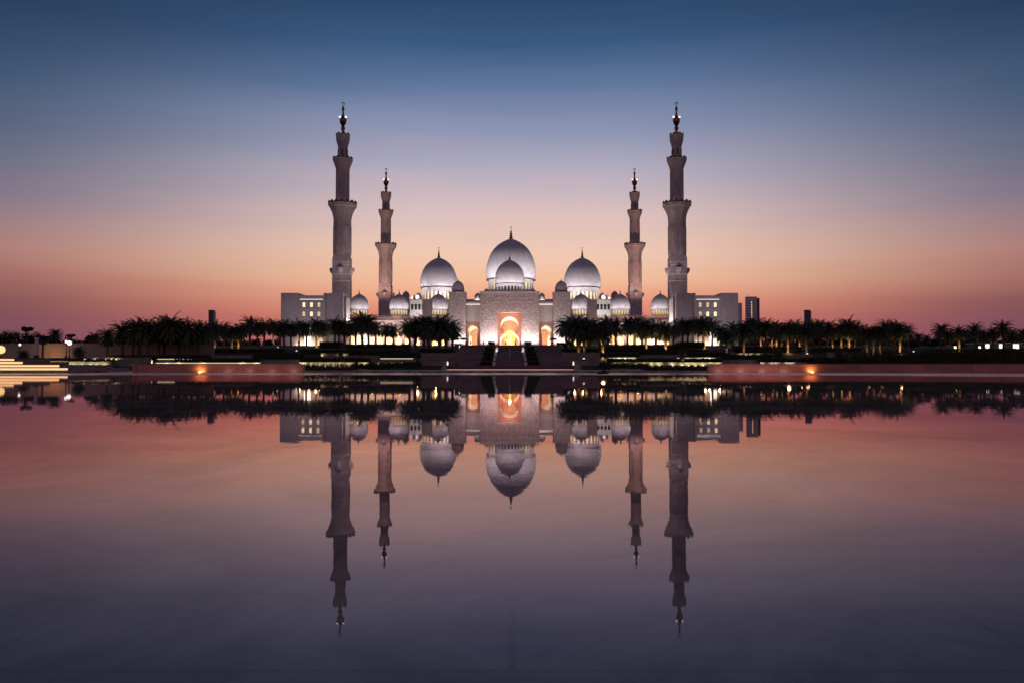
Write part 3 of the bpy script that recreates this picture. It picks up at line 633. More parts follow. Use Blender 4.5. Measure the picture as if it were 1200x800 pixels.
for x0, x1, lab in ((243.8, 251, 'small dark tower block rising over the palms left of the mosque'), (944.2, 951.5, 'small dark tower block rising over the palms right of the mosque')):
    cx = X((x0 + x1) / 2, 700); hw = (x1 - x0) / 2 * 700 / F; tb = thing('tower_block', lab, 'building', (cx, 700, 8)); zt = Z(364, 700) - 8
    b = MB(); b.box(-hw, hw * .62, 0, 3, 0, zt); b.build('wall', M['darkstone'], tb); b = MB(); b.box(hw * .625, hw, .4, 3, 0, zt - .4); b.build('side_wall', M['concrete'], tb)
    b = MB(); b.box(-hw - .1, hw * .62 + .1, -.1, 3.1, zt + .003, zt + .5); b.build('roof', M['darkstone'], tb)

# ------------------------------------------------------------------ palms
def palm_meshes(seed, H_=4.75, fl=1.0):
    r = random.Random(seed)
    t = MB(); K = 14; lean = r.uniform(-.25, .25); pts = []; rad = []
    for i in range(K + 1):
        k = i / K; pts.append((lean * k * k, .1 * math.sin(k * 3), H_ * k)); rad.append((.27 - .07 * k) * (1.08 if i % 2 else .95) + (.12 if k > .9 else 0) + (.1 if i == 0 else 0))
    t.tube(pts, rad, 8)
    c = MB(); top = Vector(pts[-1])
    NF = 84
    for i in range(NF):
        a = i * 2.399963 + r.uniform(-.2, .2); k = i / NF
        e0 = R(74 - 104 * k ** .9) + r.uniform(-.12, .12); L = r.uniform(2.75, 3.35) * (1 - .15 * k) * fl; hd = Vector((math.cos(a), math.sin(a), 0)); side = Vector((-math.sin(a), math.cos(a), 0))
        p = top + Vector((0, 0, .25 * (1 - k))); e = e0; n = 11; path = [p.copy()]
        for j in range(n):
            e -= (.055 + .075 * (j / n)) * (.5 + math.cos(e) * .9); p = p + (hd * math.cos(e) + Vector((0, 0, math.sin(e)))) * (L / n); path.append(p.copy())
        for j in range(n):                                   # rachis
            w0 = .035 * (1 - j / n) + .008; c.quad(path[j] - side * w0, path[j] + side * w0, path[j + 1] + side * w0 * .9, path[j + 1] - side * w0 * .9)
        for j in range(1, n * 2 + 1):
            q = j / (n * 2); ii = min(int(q * n), n - 1); fr = q * n - ii; pp = path[ii].lerp(path[ii + 1], fr); dr = (path[ii + 1] - path[ii]).normalized(); up = side.cross(dr)
            ll = (.20 + .42 * math.sin(math.pi * min(1, q * .85 + .12))) * r.uniform(.8, 1.15)
            for sg in (-1, 1):
                tip = pp + side * sg * ll * .72 + dr * ll * .62 + up * ll * r.uniform(-.05, .3) * 1 - Vector((0, 0, ll * .18))
                wv = dr * .07
                c.quad(pp - wv, pp + wv, tip)
    return t, c, H_
PV = []
for sd in range(6):
    t, c, H_ = palm_meshes(100 + sd); 
    tm = bpy.data.meshes.new('palm_trunk'); tm.from_pydata(t.v, [], t.f); tm.materials.append(M['trunk'])
    cm = bpy.data.meshes.new('palm_crown'); cm.from_pydata(c.v, [], c.f); cm.materials.append(M['frond'])
    PV.append((tm, cm, max(v[2] for v in c.v)))
t, c, H_ = palm_meshes(300, 6.1, .45); tm = bpy.data.meshes.new('palm_trunk'); tm.from_pydata(t.v, [], t.f); tm.materials.append(M['trunk'])
cm = bpy.data.meshes.new('palm_crown'); cm.from_pydata(c.v, [], c.f); cm.materials.append(M['frond']); SLIM = (tm, cm, max(v[2] for v in c.v))
PALM_H = 6.9                                   # height of the unit palm with its upright fronds
ORD = ['first', 'second', 'third', 'fourth', 'fifth', 'sixth', 'seventh', 'eighth', 'ninth', 'tenth', 'eleventh', 'twelfth']
def solve_d(base):
    best = min((abs(Z(base, d) - ground(d)), d) for d in [70 + .5 * i for i in range(460)])
    return best[1]
npalm = [0]
lit_palms = []
def palm(px, top, base=None, d=None, label='', group='', lit=None, fat=1.0):
    if d is None: d = solve_d(base)
    zb = ground(d) - .05; x = X(px, d); h = (Z(top, d) - zb) * 1.06
    i = npalm[0]; npalm[0] += 1
    root = thing('palm_tree', label, 'palm tree', (x, d, zb), group)
    tm, cm, ph_ = SLIM if px == 50 else PV[(i * 5 + i // 6) % len(PV)]; s = h / ph_
    rw = max(s, 1.0 * s) * fat
    t = link('trunk', tm, root); c = link('crown', cm, root)
    wv_ = rnd.uniform(.98, 1.14) * (1.14 if 'stairs' in label else 1); root.scale = (s * wv_, s * wv_, s); root.rotation_euler = (0, 0, rnd.uniform(0, 6.28))
    if lit:
        spot((x + rnd.uniform(-.3, .3), d - 1.0 * s, zb + .15), (x, d, zb + h * .72), lit * 2.6 * s * s, 80, (1, .62, .26), .1)
        point((x + .05, d - .6 * s, zb + .4 * s), lit * .2 * s * s, (1, .62, .26), .25)
        lit_palms.append((x, d - .75 * s, zb))
    return root
# (place phrase, group, [(px, top, base or None, d or None, lit)])
CL = [
 ('beside the far left lawn wall', [(50, 395, None, 96, 0), (65.5, 385.5, None, 190, 0), (92, 398, None, 185, 0), (28.5, 409.5, None, 90, 0), (91.5, 405, None, 90, 0)]),
 ('in the left waterside group before the tan wall', [(111, 388, None, 150, 0), (126, 382.5, None, 112, 0), (144, 376.5, None, 111, 0), (155.5, 373.5, None, 110, 0), (163.5, 375, None, 113, 0), (173.5, 373, None, 109, 0), (186, 374.5, None, 112, 0), (192.5, 372, None, 113, 0), (199, 367, None, 109, 0), (209, 376, None, 113, 0)]),
 ('below the small left tower block', [(219, 373, None, 110, 0), (233, 376, None, 112, 0), (243, 379, None, 125, 0), (251.5, 376.5, 413, None, 160), (262, 378, 411, None, 0), (272, 380, 412.5, None, 130), (279.5, 380, 412, None, 420), (286, 377, 408, None, 0)]),
 ('between the left tower block and the left wing', [(293, 371, 405.5, None, 0), (302, 376, 406, None, 0), (309, 374.5, 405.5, None, 0), (320.5, 373.5, 405, None, 0), (328, 377, 406, None, 0)]),
 ('in front of the left wing with six windows', [(333, 374, 405, None, 0), (341, 376.5, 406, None, 0), (350, 374, 405.5, None, 0), (359, 376.5, 407, None, 0), (371, 372.5, 407, None, 240), (379, 375.5, 407, None, 380), (392, 371.5, 403.5, None, 0), (397.5, 374, 404, None, 0), (403, 377, 404, None, 0)]),
 ('before the left arcade', [(410, 376, 405, None, 0), (417, 372, 406, None, 0), (425, 365.5, 406, None, 0), (432, 368, 406.5, None, 0), (440, 375.5, 406, None, 60), (452, 377.5, 404.5, None, 0), (461, 379, 406, None, 0)]),
 ('in the dense dark group left of the stairs', [(480, 373, 410, None, 0), (487, 371, 414, None, 0), (496, 372.5, 413, None, 0), (503, 370.5, 416, None, 0), (514, 370, 419, None, 0), (523, 372, 415, None, 0), (530, 377, 411, None, 0)]),
 ('in the group right of the stairs', [(664, 372, 410, None, 0), (671, 370.5, 414, None, 0), (678.5, 371.5, 419.5, None, 90), (684, 384, 419.5, None, 60), (692, 372, 412, None, 0), (706, 381, 420, None, 420), (703, 374, 412, None, 0)]),
 ('before the right arcade', [(712.5, 369.5, 407, None, 0), (722, 373, 408, None, 0), (736, 372, 407, None, 0), (744, 369, 407, None, 240), (752, 374, 410, None, 0), (757.5, 371.5, 413.5, None, 420), (768, 375, 412, None, 0), (780, 374.5, 414.5, None, 420), (789, 378, 408, None, 0)]),
 ('in front of the right wing with six windows', [(799.5, 374, 402.5, None, 0), (806, 373, 402.5, None, 0), (818, 372, 405, None, 0), (825, 369.5, 408.5, None, 380), (834.5, 373, 405, None, 0), (845, 381, 409, None, 0), (851, 386, 419, None, 200)]),
 ('below the grey office tower', [(860, 378, 409, None, 0), (871, 376.5, 418, None, 160), (877, 374, 408, None, 0), (885, 370.5, 408, None, 0), (891.5, 375, 407.5, None, 240), (898, 374, 409, None, 0), (904.5, 376, 407.5, None, 300), (910, 377, 408.5, None, 300), (916, 380, 413, None, 160)]),
 ('between the grey office tower and the small right tower block', [(923, 376, 413.5, None, 340), (930, 375, 409, None, 0), (936.5, 377, 413, None, 340), (945, 379, 415, None, 90)]),
 ('under and beside the small right tower block', [(953, 374, 409, None, 0), (961, 375, 409, None, 0), (970, 376, 409.5, None, 0), (975.5, 380, 410, None, 220), (985.5, 376, 409.5, None, 200), (994.5, 371, 410, None, 360), (1003, 378, 411, None, 0)]),
 ('in the drooping group above the right pool wall', [(1016, 380, 414.5, None, 80), (1023, 383, 415.5, None, 90), (1031, 381, 415, None, 90), (1039.5, 374.5, 412, None, 0), (1048, 375.5, 411, None, 0), (1054, 376, 414, None, 420), (1064, 381, 411, None, 0)]),
 ('in the far right group by the lit pavilion', [(1077, 389, None, 165, 0), (1086, 391, None, 165, 0), (1102.5, 379, 409, None, 0), (1113, 386, 410, None, 0), (1124, 381.5, 411.5, None, 340), (1131, 384, 409, None, 0), (1143.5, 378.5, 409, None, 0), (1153, 386, 409, None, 0), (1163, 383, 409, None, 0), (1176, 376.5, 409, None, 0), (1186, 386, 409, None, 0), (1200, 384, 411, None, 60)]),
]
for ph, lst in CL:
    order = sorted(range(len(lst)), key=lambda k: lst[k][0]); n = len(lst)
    for rank, k in enumerate(order):
        px, top, base, d, lit = lst[k]
        kind_ = 'trunk-lit date palm' if lit >= 200 else 'date palm'; ph = ph.replace('between the grey office tower and the small right tower block', 'between office tower and right tower block')
        o_ = 'leftmost' if rank == 0 else 'rightmost' if rank == n - 1 else ORD[rank] + ' from the left'
        palm(px, top, base, d, f'{kind_}, {o_}, {ph}' , 'date palms ' + ph, lit, 1.0 if (base or 0) < 417 else 1.0)
# low fixtures at the lit trunks
gl = None
for i, (x, d, z) in enumerate(lit_palms):
    pass

# ------------------------------------------------------------------ trees and hedges
def leaf_clump(b, r, c, rad, n, size, flat=1.0, mi=0):
    for _ in range(n):
        v = Vector((r.gauss(0, 1), r.gauss(0, 1), r.gauss(0, 1))).normalized() * rad * (r.random() ** .45); v.z *= flat; p = Vector(c) + v
        u = Vector((r.gauss(0, 1), r.gauss(0, 1), r.gauss(0, 1))).normalized() * size * r.uniform(.6, 1.3); w = u.cross(Vector((r.gauss(0, 1), r.gauss(0, 1), r.gauss(0, 1)))).normalized() * size * .55
        b.quad(p - u, p + w * .9, p + u, p - w * .9, mi=mi)
def tree(px, top, d, width_px, label, style='bush', seed=0, group=None):
    r = random.Random(seed); zb = ground(d) - .05; h = Z(top, d) - zb; wd = width_px / 2 * d / F
    root = thing('acacia_tree' if style == 'umbrella' else 'broadleaf_tree', label, 'tree', (X(px, d), d, zb), group)
    t = MB(); t.tube([(0, 0, 0), (.1, 0, h * .3), (.05, .1, h * .6)], [.22, .17, .1], 8)
    c = MB(); n = 14
    for i in range(n):
        a = r.uniform(0, 6.28); q = r.random() ** .6
        if style == 'umbrella': cc = (wd * .8 * q * math.cos(a), wd * .6 * q * math.sin(a), h * r.uniform(.8, .92)); rr, fl_ = wd * .34, .45
        else: cc = (wd * .72 * q * math.cos(a), wd * .6 * q * math.sin(a), h * r.uniform(.38, .84)); rr, fl_ = wd * .36, .8
        t.tube([(.06, .05, h * .5), (cc[0] * .5, cc[1] * .5, (h * .5 + cc[2]) / 2), cc], [.08, .05, .02], 5)
        leaf_clump(c, r, cc, rr, 130, .16 + wd * .02, fl_)
    t.build('trunk', M['trunk'], root); c.build('crown', M['leaf'], root); return root
for i, (px, top, w_px, st_, lab) in enumerate([
    (8, 389, 34, 'bush', 'dark round tree at the far left edge of the garden'), (31, 382.5, 20, 'umbrella', 'dark flat-topped tree rising above its neighbours at the far left'),
    (38, 390, 30, 'bush', 'dark rounded tree below the flat-topped one at far left'), (57, 393, 22, 'bush', 'low dark tree behind the slim pillar at left'),
    (82, 391.5, 13, 'umbrella', 'small flat-topped tree by the bright lamps at left'), (104, 393, 16, 'bush', 'small dark tree before the left waterside palms')]):
    tree(px, top, 200 + i * 3, w_px, lab, st_, 40 + i)
for i, (px, top, w_px, d, lab) in enumerate([
    (1069, 398, 26, 170, 'dark bushy tree left of the far right palms'), (1093, 398, 26, 172, 'dark bushy tree under the far right palms'), (1012, 392, 30, 190, 'dark bushy tree behind the drooping palms'),
    (955, 390, 34, 200, 'dark bushy tree behind the palms by the right tower block'), (980, 390, 30, 205, 'dark bushy tree behind the palm trunks right of the tower block'), (150, 392, 26, 200, 'dark bushy tree behind the left waterside palms'),
    (190, 390, 30, 210, 'dark bushy tree behind the tallest left waterside palm'), (1190, 396, 30, 200, 'dark bushy tree at the far right edge'), (1130, 397, 34, 200, 'dark bushy tree behind the far right trunk-lit palm'), (912, 392, 26, 215, 'dark bushy tree behind the lit trunks right of the office tower')]):
    tree(px, top, d, w_px, lab, 'bush', 60 + i)

def far_trees(px0, px1, ptop, d, name, seed):
    r = random.Random(seed); x0, x1 = X(px0, d), X(px1, d); b = MB(); zb_ = ground(d) - .2
    x = x0
    while x < x1:
        top = Z(ptop + r.uniform(-2.5, 3), d); w = r.uniform(2.5, 4.5)
        for q in range(5): leaf_clump(b, r, (x + r.uniform(-w, w) * .6, d + r.uniform(0, 6), zb_ + (top - zb_) * (.15 + .17 * q)), w * (.75 - .06 * q), 45, .55, .7)
        x += w * .75
    kind(b.build(name, M['leaf']), 'stuff')
far_trees(-160, 330, 399, 330, 'far_woods', 5); far_trees(864, 1360, 398, 330, 'far_woods', 6)
def hedge(px0, px1, ptop, pbot, d, depth, label, m='hedge', name='hedge', group='clipped hedges of the terraces', cat='hedge', ragged=.12, seed=[0]):
    seed[0] += 1; r = random.Random(seed[0]); x0, x1 = X(px0, d), X(px1, d); zt, zb_ = Z(ptop, d), Z(pbot, d); cx = (x0 + x1) / 2
    b = MB(); q = .08; b.box(x0 - cx + q, x1 - cx - q, q, depth - q, 0, zt - zb_ - q)
    A = (x1 - x0) * (zt - zb_ + depth); n = int(min(3200, A * 95))
    for _ in range(n):
        f = r.random(); hx = r.uniform(x0 - cx, x1 - cx)
        if f < .5: p = Vector((hx, r.uniform(-.05, .15), r.uniform(0, zt - zb_)))
        elif f < .92: p = Vector((hx, r.uniform(0, depth), zt - zb_ + r.uniform(-.1, ragged)))
        else: p = Vector((r.choice((x0 - cx, x1 - cx)) + r.uniform(-.1, .1), r.uniform(0, depth), r.uniform(0, zt - zb_)))
        if m == 'reed': u = Vector((r.gauss(0, .06), r.gauss(0, .06), r.uniform(.15, .32))); w = Vector((.018, .01, 0))
        else:
            u = Vector((r.gauss(0, 1), r.gauss(0, 1), r.gauss(0, 1))).normalized() * r.uniform(.06, .12); w = u.cross(Vector((r.gauss(0, 1), r.gauss(0, 1), r.gauss(0, 1)))).normalized() * .05
        b.quad(p - u, p + w, p + u, p - w)
    return tag(b.build(name, M[m], None, (cx, d, zb_)), label, cat, group)
def pwall(px0, px1, ptop, pbot, d, label, lamps=(), power=26, lampcol=(1, .88, .42), thick=.35, m='planter', cap=True, ledge=None):
    x0, x1 = X(px0, d), X(px1, d); zt, zb_ = Z(ptop, d), Z(pbot, d); cx = (x0 + x1) / 2
    root = thing('planter_wall', label, 'garden wall', (cx, d, zb_), 'stone planter walls of the terraces'); h = zt - zb_
    b = MB(); b.box(x0 - cx, x1 - cx, 0, thick, -.4, h - .08); b.build('wall_face', M[m], root)
    if cap: b = MB(); b.box(x0 - cx - .04, x1 - cx + .04, -.06, thick + .03, h - .078, h); b.build('coping', M['planter'], root)
    for px in lamps:
        x = X(px, d); q = MB(); q.lathe([(.09, 0), (.10, .06), (.06, .09)], 8); q.build('uplight', M['yellowlamp'], root, (x, d - .32, zb_ + .02))
        spot((x, d - .34, zb_ + .12), (x, d, zb_ + h), power, 150, lampcol, .06, 1)
    if ledge:
        q = MB(); q.box(X(ledge[0], d) - cx, X(ledge[1], d) - cx, -.05, -.003, h - .16, h - .09); q.build('light_strip', M['ledyellow'], root)
    return root
M['ledyellow'] = glow('led_strip_yellow', (1, .85, .5), .8)

# left terraces, nearest row first
pwall(47, 78, 422.5, 430.5, 84, 'lit stone planter wall between the glowing steps and the small front palm', (52, 58, 65, 72), 30)
pwall(79.5, 129.5, 423.3, 430, 84, 'brightly lit planter wall with four lamps left of the pool wall', (80.5, 87, 96, 105.5, 114, 122.5), 34)
hedge(78, 156, 430.2, 434.6, 80, 1.6, 'low dark hedge at the water left of the pool wall')
pwall(130, 156.5, 421.5, 431, 86, 'unlit grey planter wall left of the pool wall end post', ())
hedge(80, 128, 421.3, 423.3, 84.5, 1.2, 'thin hedge on top of the four-lamp planter wall')
pwall(100, 176, 418.4, 421.3, 96, 'low planter wall under the left waterside palms', (112, 126, 132, 138), 8)
hedge(128, 246, 416.6, 419.4, 106, 1.6, 'long dark hedge under the left waterside palms')
pwall(180, 306, 423.7, 428, 86, 'long planter wall with a thin glowing line above the left pool wall', (196, 210, 238, 284, 301), 9, ledge=(183, 305))
hedge(205, 306, 420.2, 424, 86.6, 1.4, 'long hedge above the left pool wall')
pwall(306.5, 351, 421, 428.5, 85, 'blank grey planter wall left of the long lamp-lit planter', ())
pwall(183, 240, 419.2, 421.6, 100, 'low wall with a light line behind the left pool wall hedge', (), ledge=(185, 226))
hedge(184, 242, 416, 419.3, 100.6, 1.5, 'hedge below the small left tower block')
pwall(241, 296, 416, 420.5, 102, 'grey planter wall below the trunk-lit palms at left', ())
hedge(250, 330, 409, 414.5, 128, 2, 'dark hedge behind the trunk-lit palms at left')
hedge(296, 352, 414.4, 420.8, 102, 2, 'broad dark hedge left of the mosque wing terrace')
pwall(351.3, 415, 424, 429.3, 83, 'long planter wall lit by a row of yellow lamps left of the stairs', (352, 357, 365.5, 374, 382.5, 391, 400, 408.5), 34)
pwall(420, 431.5, 424, 429.3, 83, 'short square planter block lit yellow left of the stairs', (423, 429), 30)
hedge(351.5, 432, 419.6, 424, 83.6, 1.6, 'dark hedge on top of the lamp-lit planter left of the stairs')
hedge(356, 412, 430, 435.2, 75, 1.5, 'ragged reeds at the water before the lamp-lit planter left of the stairs', 'reed', 'reed_bed', None, 'reeds', .3)
hedge(412, 446, 427, 432, 78, 2, 'dark low hedge right of the left lamp-lit planter')
pwall(376, 408, 413.8, 417, 106, 'short pale planter wall under the left wing palms', (378, 398, 404), 12)
hedge(352, 402, 410, 414, 110, 2, 'dark hedge below the left wing')
hedge(374, 398, 401, 407.5, 150, 4, 'raised dark square hedge before the left wing doorway')
hedge(404, 470, 410.5, 416, 108, 2.5, 'dark hedge band before the left arcade')
pwall(404, 451, 416.2, 420, 100, 'grey planter wall before the left arcade', ())
hedge(404, 478, 403.5, 408.3, 150, 3, 'upper dark hedge line before the left arcade')
pwall(444, 487, 418.6, 421, 98, 'planter wall with a pale light line left of the stair palms', (), ledge=(446, 484))
hedge(446, 492, 414, 418.7, 99, 1.6, 'dark hedge by the dense palms left of the stairs')
pwall(440, 474, 424.2, 427, 85, 'low wall lit yellow behind the rounded hedge left of the stairs', (445, 453, 462, 469), 12)
hedge(445, 492, 424.6, 431.3, 80, 1.8, 'rounded dark hedge left of the grey stair wall')
pwall(492, 523.5, 422, 431.4, 90, 'broad grey garden wall at the left foot of the stairs', ())
hedge(492, 530, 409, 414, 112, 3, 'dark hedge beneath the dense palms beside the stairs')
pwall(492, 535, 413.2, 418, 104, 'grey planter wall under the dense palms beside the stairs', ())
pwall(533, 541, 402.5, 409, 128, 'grey planter block at the top left of the stairs', ())
# right terraces
pwall(672.5, 703.5, 422, 431.4, 90, 'broad grey garden wall at the right foot of the stairs', ())
pwall(659, 704, 412.5, 418, 104, 'grey planter wall under the palms right of the stairs', ())
hedge(660, 702, 409, 413, 112, 3, 'dark hedge under the palms right of the stairs')
hedge(653, 664, 402, 410, 128, 3, 'dark square hedge at the top right of the stairs')
hedge(704, 760, 425.8, 431.5, 80, 1.8, 'dark low hedge right of the grey stair wall')
pwall(716, 846, 424, 429, 83, 'long planter wall lit by a row of yellow lamps right of the stairs', (719, 726, 735, 745, 754, 763, 772, 788, 799, 806, 814, 823, 832, 841), 34)
hedge(714, 846, 420.6, 424, 83.6, 1.6, 'dark hedge on top of the lamp-lit planter right of the stairs')
hedge(756, 830, 429.5, 434.8, 75, 1.5, 'dark low hedge at the water before the right lamp-lit planter')
pwall(712, 790, 418, 420.6, 98, 'low wall with a pale light line below the right arcade', (725, 733, 741), 8, ledge=(714, 745))
hedge(705, 750, 414, 418, 100, 1.8, 'dark hedge behind the small trunk-lit palm right of the stairs')
pwall(750, 796, 415.5, 420, 100.5, 'grey planter wall below the right arcade palms', ())
hedge(708, 795, 404, 408.5, 150, 3, 'upper dark hedge line before the right arcade')
hedge(748, 800, 409.5, 415.6, 112, 2.5, 'dark hedge band below the right arcade palms')
hedge(796.5, 826, 401.3, 408, 150, 4, 'raised dark square hedge before the right wing doorway')
pwall(792, 845, 418, 420.4, 98, 'low wall with a pale light line below the right wing', (824, 830), 8, ledge=(793, 838))
hedge(796, 856, 413, 418, 102, 2, 'dark hedge below the right wing')
pwall(818, 860, 412, 415.5, 118, 'grey planter wall below the right wing doorway', ())
pwall(846.5, 893, 421, 428, 85, 'blank grey planter wall right of the long lamp-lit planter', ())
pwall(856, 905, 413.6, 416, 108, 'pale planter wall lit beneath the office tower palms', (868, 880, 888, 874), 12)
hedge(850, 905, 416, 421, 95, 2, 'dark hedge below the office tower palms')
hedge(862, 940, 406.5, 413, 128, 2, 'long dark hedge behind the trunk-lit palms below the office tower')
pwall(891, 945, 424, 427.4, 84, 'short planter wall with white lamps above the right pool wall', (893, 904, 910, 922, 927), 14, (1, .9, .75))
hedge(889, 946, 420.5, 424, 84.6, 1.4, 'dark hedge on the white-lamp planter above the right pool wall')
pwall(888, 952, 417.3, 420.4, 96, 'grey planter wall under the small right tower block', ())
hedge(946, 1000, 419.5, 427.5, 84, 2.5, 'dark hedge bank left end above the right pool wall')
pwall(970, 1014, 412.4, 416, 110, 'grey planter wall under the palms right of the tower block', ())
hedge(955, 1010, 408, 412.5, 120, 2, 'dark hedge behind the palms right of the tower block')
for i, (a, b_, t_) in enumerate([(998, 1046, 416.5), (1044, 1100, 416), (1098, 1150, 412.5), (1148, 1215, 411.5)]):
    hedge(a, b_, t_, 427.8, 82 + i * .7, 3.5, ['dense dark shrub bank under the drooping palms', 'dense dark shrub bank left of the tall far right trunk-lit palm', 'dense dark shrub bank below the far right trunk-lit palm', 'dense dark shrub bank before the lit pavilion'][i], 'hedge', 'hedge', 'clipped hedges of the terraces', 'hedge', .35)

# stepped hedges up the stairs
tiers = [(93.2, 98.0, 562.8, 576.8, 423.7, 428.9), (99.2, 104.6, 565, 577.5, 418.2, 423.2), (106, 111.6, 566.5, 578.8, 412.6, 418), (112.5, 124, 569, 580.3, 406.6, 413)]
for s in (-1, 1):
    side = 'left' if s < 0 else 'right'
    for i, (da, db, pa, pb, pt, pb2) in enumerate(tiers):
        if s > 0: qa, qb = 1195 - pb, 1195 - pa
        else: qa, qb = pa, pb
        lab = ['lowest', 'second lowest', 'third from bottom', 'highest'][i]
        hedge(qa, qb, pt, pb2, da, db - da, f'{lab} of the dark stepped hedges on the {side} side of the stairs', group='stepped hedges on the stairs')
        inner = X(pb if s < 0 else 1195 - pb, da) - s * .02
        z = Z(pb2, da); h = Z(pt, da) - z
        pk = thing('lit_pier', f'pale lamp-lit pier beside the {lab} stepped hedge, {side} of the centre flight', 'pier', (inner - s * .18, da - .1, z), 'lit piers on the stairs')
        b = MB(); b.box(-.16, .16, 0, .5, -.3, h); b.build('post', M['marble'], pk); q = MB(); q.box(-.05, .05, -.14, -.06, 0, .05); q.build('uplight', M['whitelamp'], pk)
        spot((inner - s * .18, da - .5, z + .05), (inner - s * .18, da - .1, z + h * .6), 16, 100, WHITE, .04)
    hx0, hx1 = (572, 580) if s < 0 else (615, 623)
    hedge(hx0, hx1, 400.8, 407, 124.5, 2.2, f'dark box-shaped bush at the very top of the stairs, {side} of centre', group='stepped hedges on the stairs')
    # glowing post at the wall ends
for px, py0, py1, d, lab in ((524.5, 423, 429.5, 89.5, 'small glowing marker lamp at the left foot of the stairs'), (672, 423, 429.5, 89.5, 'small glowing marker lamp at the right foot of the stairs'),
                             (178, 421.5, 427, 88, 'small glowing marker lamp above the left pool wall'), (538.5, 404.5, 409.5, 126, 'small glowing marker lamp at the top left of the stairs'), (656.8, 404, 409.5, 126, 'small glowing marker lamp at the top right of the stairs')):
    p = at(px, py1, d); h = Z(py0, d) - p.z; o = thing('marker_lamp', lab, 'lamp', p, 'marker lamps')
    b = MB(); b.lathe([(.09, 0), (.09, h * .25), (.07, h * .3)], 8); b.build('post', M['metal'], o); b = MB(); b.lathe([(.075, h * .3), (.075, h * .9), (.03, h)], 8); b.build('lamp_head', glow('marker_glow', (1, .88, .66), .9), o)
    spot((p.x, p.y - .3, p.z + h), (p.x, p.y - .2, p.z - .1), 10, 120, (1, .85, .6), .06)

# ------------------------------------------------------------------ pool walls
M['granite_coping'] = mat('granite_coping', (.34, .16, .14), .5, col2=(.42, .22, .19), scale=2)
def poolwall(pts, ztop, label, post=None, lamp=None, added_floods=()):
    root = thing('pool_wall', label, 'wall', (pts[0][0], pts[0][1], 0), 'sky-tinted granite pool walls'); w = wp(root); b = MB()
    for (xa, ya), (xb, yb) in zip(pts, pts[1:]):
        P = [(xa, ya), (xb, yb), (xb, yb + .5), (xa, ya + .5)]; P = [(x - w.x, y - w.y) for x, y in P]
        for i in range(4): (x1_, y1_), (x2_, y2_) = P[i], P[(i + 1) % 4]; b.quad((x1_, y1_, .01), (x2_, y2_, .01), (x2_, y2_, ztop), (x1_, y1_, ztop))
        b.quad(*[(x, y, ztop) for x, y in P])
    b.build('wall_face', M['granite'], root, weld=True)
    b = MB()
    for (xa, ya), (xb, yb) in zip(pts, pts[1:]):
        P = [(xa - w.x, ya - .05 - w.y), (xb - w.x, yb - .05 - w.y), (xb - w.x, yb + .55 - w.y), (xa - w.x, ya + .55 - w.y)]
        for i in range(4): (x1_, y1_), (x2_, y2_) = P[i], P[(i + 1) % 4]; b.quad((x1_, y1_, ztop + .003), (x2_, y2_, ztop + .003), (x2_, y2_, ztop + .06), (x1_, y1_, ztop + .06))
        b.quad(*[(x, y, ztop + .06) for x, y in P])
    b.build('coping', M['granite_coping'], root, weld=True)
    if post:
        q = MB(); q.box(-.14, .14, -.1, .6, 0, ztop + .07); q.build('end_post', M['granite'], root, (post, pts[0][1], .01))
    if lamp:
        q = MB(); q.lathe([(.11, 0), (.12, .05), (.07, .08)], 10); q.build('uplight', M['warmlamp'], root, (lamp[0], lamp[1] - .3, .01))
        spot((lamp[0], lamp[1] - .34, .08), (lamp[0], lamp[1], .35), 60, 165, (1, .50, .14), .06, 1); point((lamp[0], lamp[1] - .3, .1), 2.0, (1, .5, .12), .05)
    for fx in added_floods: spot((fx[0], fx[1] - 1.3, .06), (fx[0], fx[1], .4), fx[2], 150, (1, .55, .46), .1, 1)  # added pinkish spots that brighten the wall, without fixtures
    return root
zw = Z(426.8, 66)
poolwall([(X(156.5, 66), 66), (X(356, 66), 66)], zw, 'low polished granite wall tinted for mirrored sky left of the stairs, with one amber lamp', X(157.5, 66), (X(236, 66), 66), [(X(p_, 66), 66, 16) for p_ in (262, 288, 314, 340)])
poolwall([(X(830, 66), 66), (X(1000, 66), 66), (X(1130, 64), 64), (X(1420, 56), 56)], zw, 'long polished granite wall tinted for mirrored sky right of the stairs, with one amber lamp', None, (X(950, 66), 66), [(X(p_, 66), 66, 22) for p_ in (846, 872, 898, 924)])

# ------------------------------------------------------------------ glowing stepped terrace at far left
tr = thing('stepped_terrace', 'wide stone terrace of four glowing steps at far left water edge', 'steps', (X(40, 64), 64, 0))
w = wp(tr); x_l = X(-90, 64)
for i, (pr, pt, pb_) in enumerate([(80, 430.6, 434.2), (70, 427.0, 430.6), (27, 423.2, 427.0), (17, 419.8, 423.2)]):
    d = 62 + i * 1.6; x1 = X(pr, d); zt, zb_ = Z(pt, d), Z(pb_, d)
    b = MB(); b.box(x_l - w.x, x1 - w.x, d - w.y, 72 - w.y + i * .01, 0 if i == 0 else zb_ - .02, zt); o = b.build('step', M['planter'], tr)
    q = MB(); q.box(x_l, x1 - .02, d - .05, d - .003, zt - (zt - zb_) * .74, zt - (zt - zb_) * .1); q.v = [(x - w.x, y - w.y, z) for x, y, z in q.v]; q.build('light_strip', M['led'], o, w)
    q = MB(); q.box(x_l - w.x, x1 - w.x + .04, d - .14 - w.y, d + .1 - w.y, zt + .002, zt + .035); q.build('nosing', M['pave'], o, w)

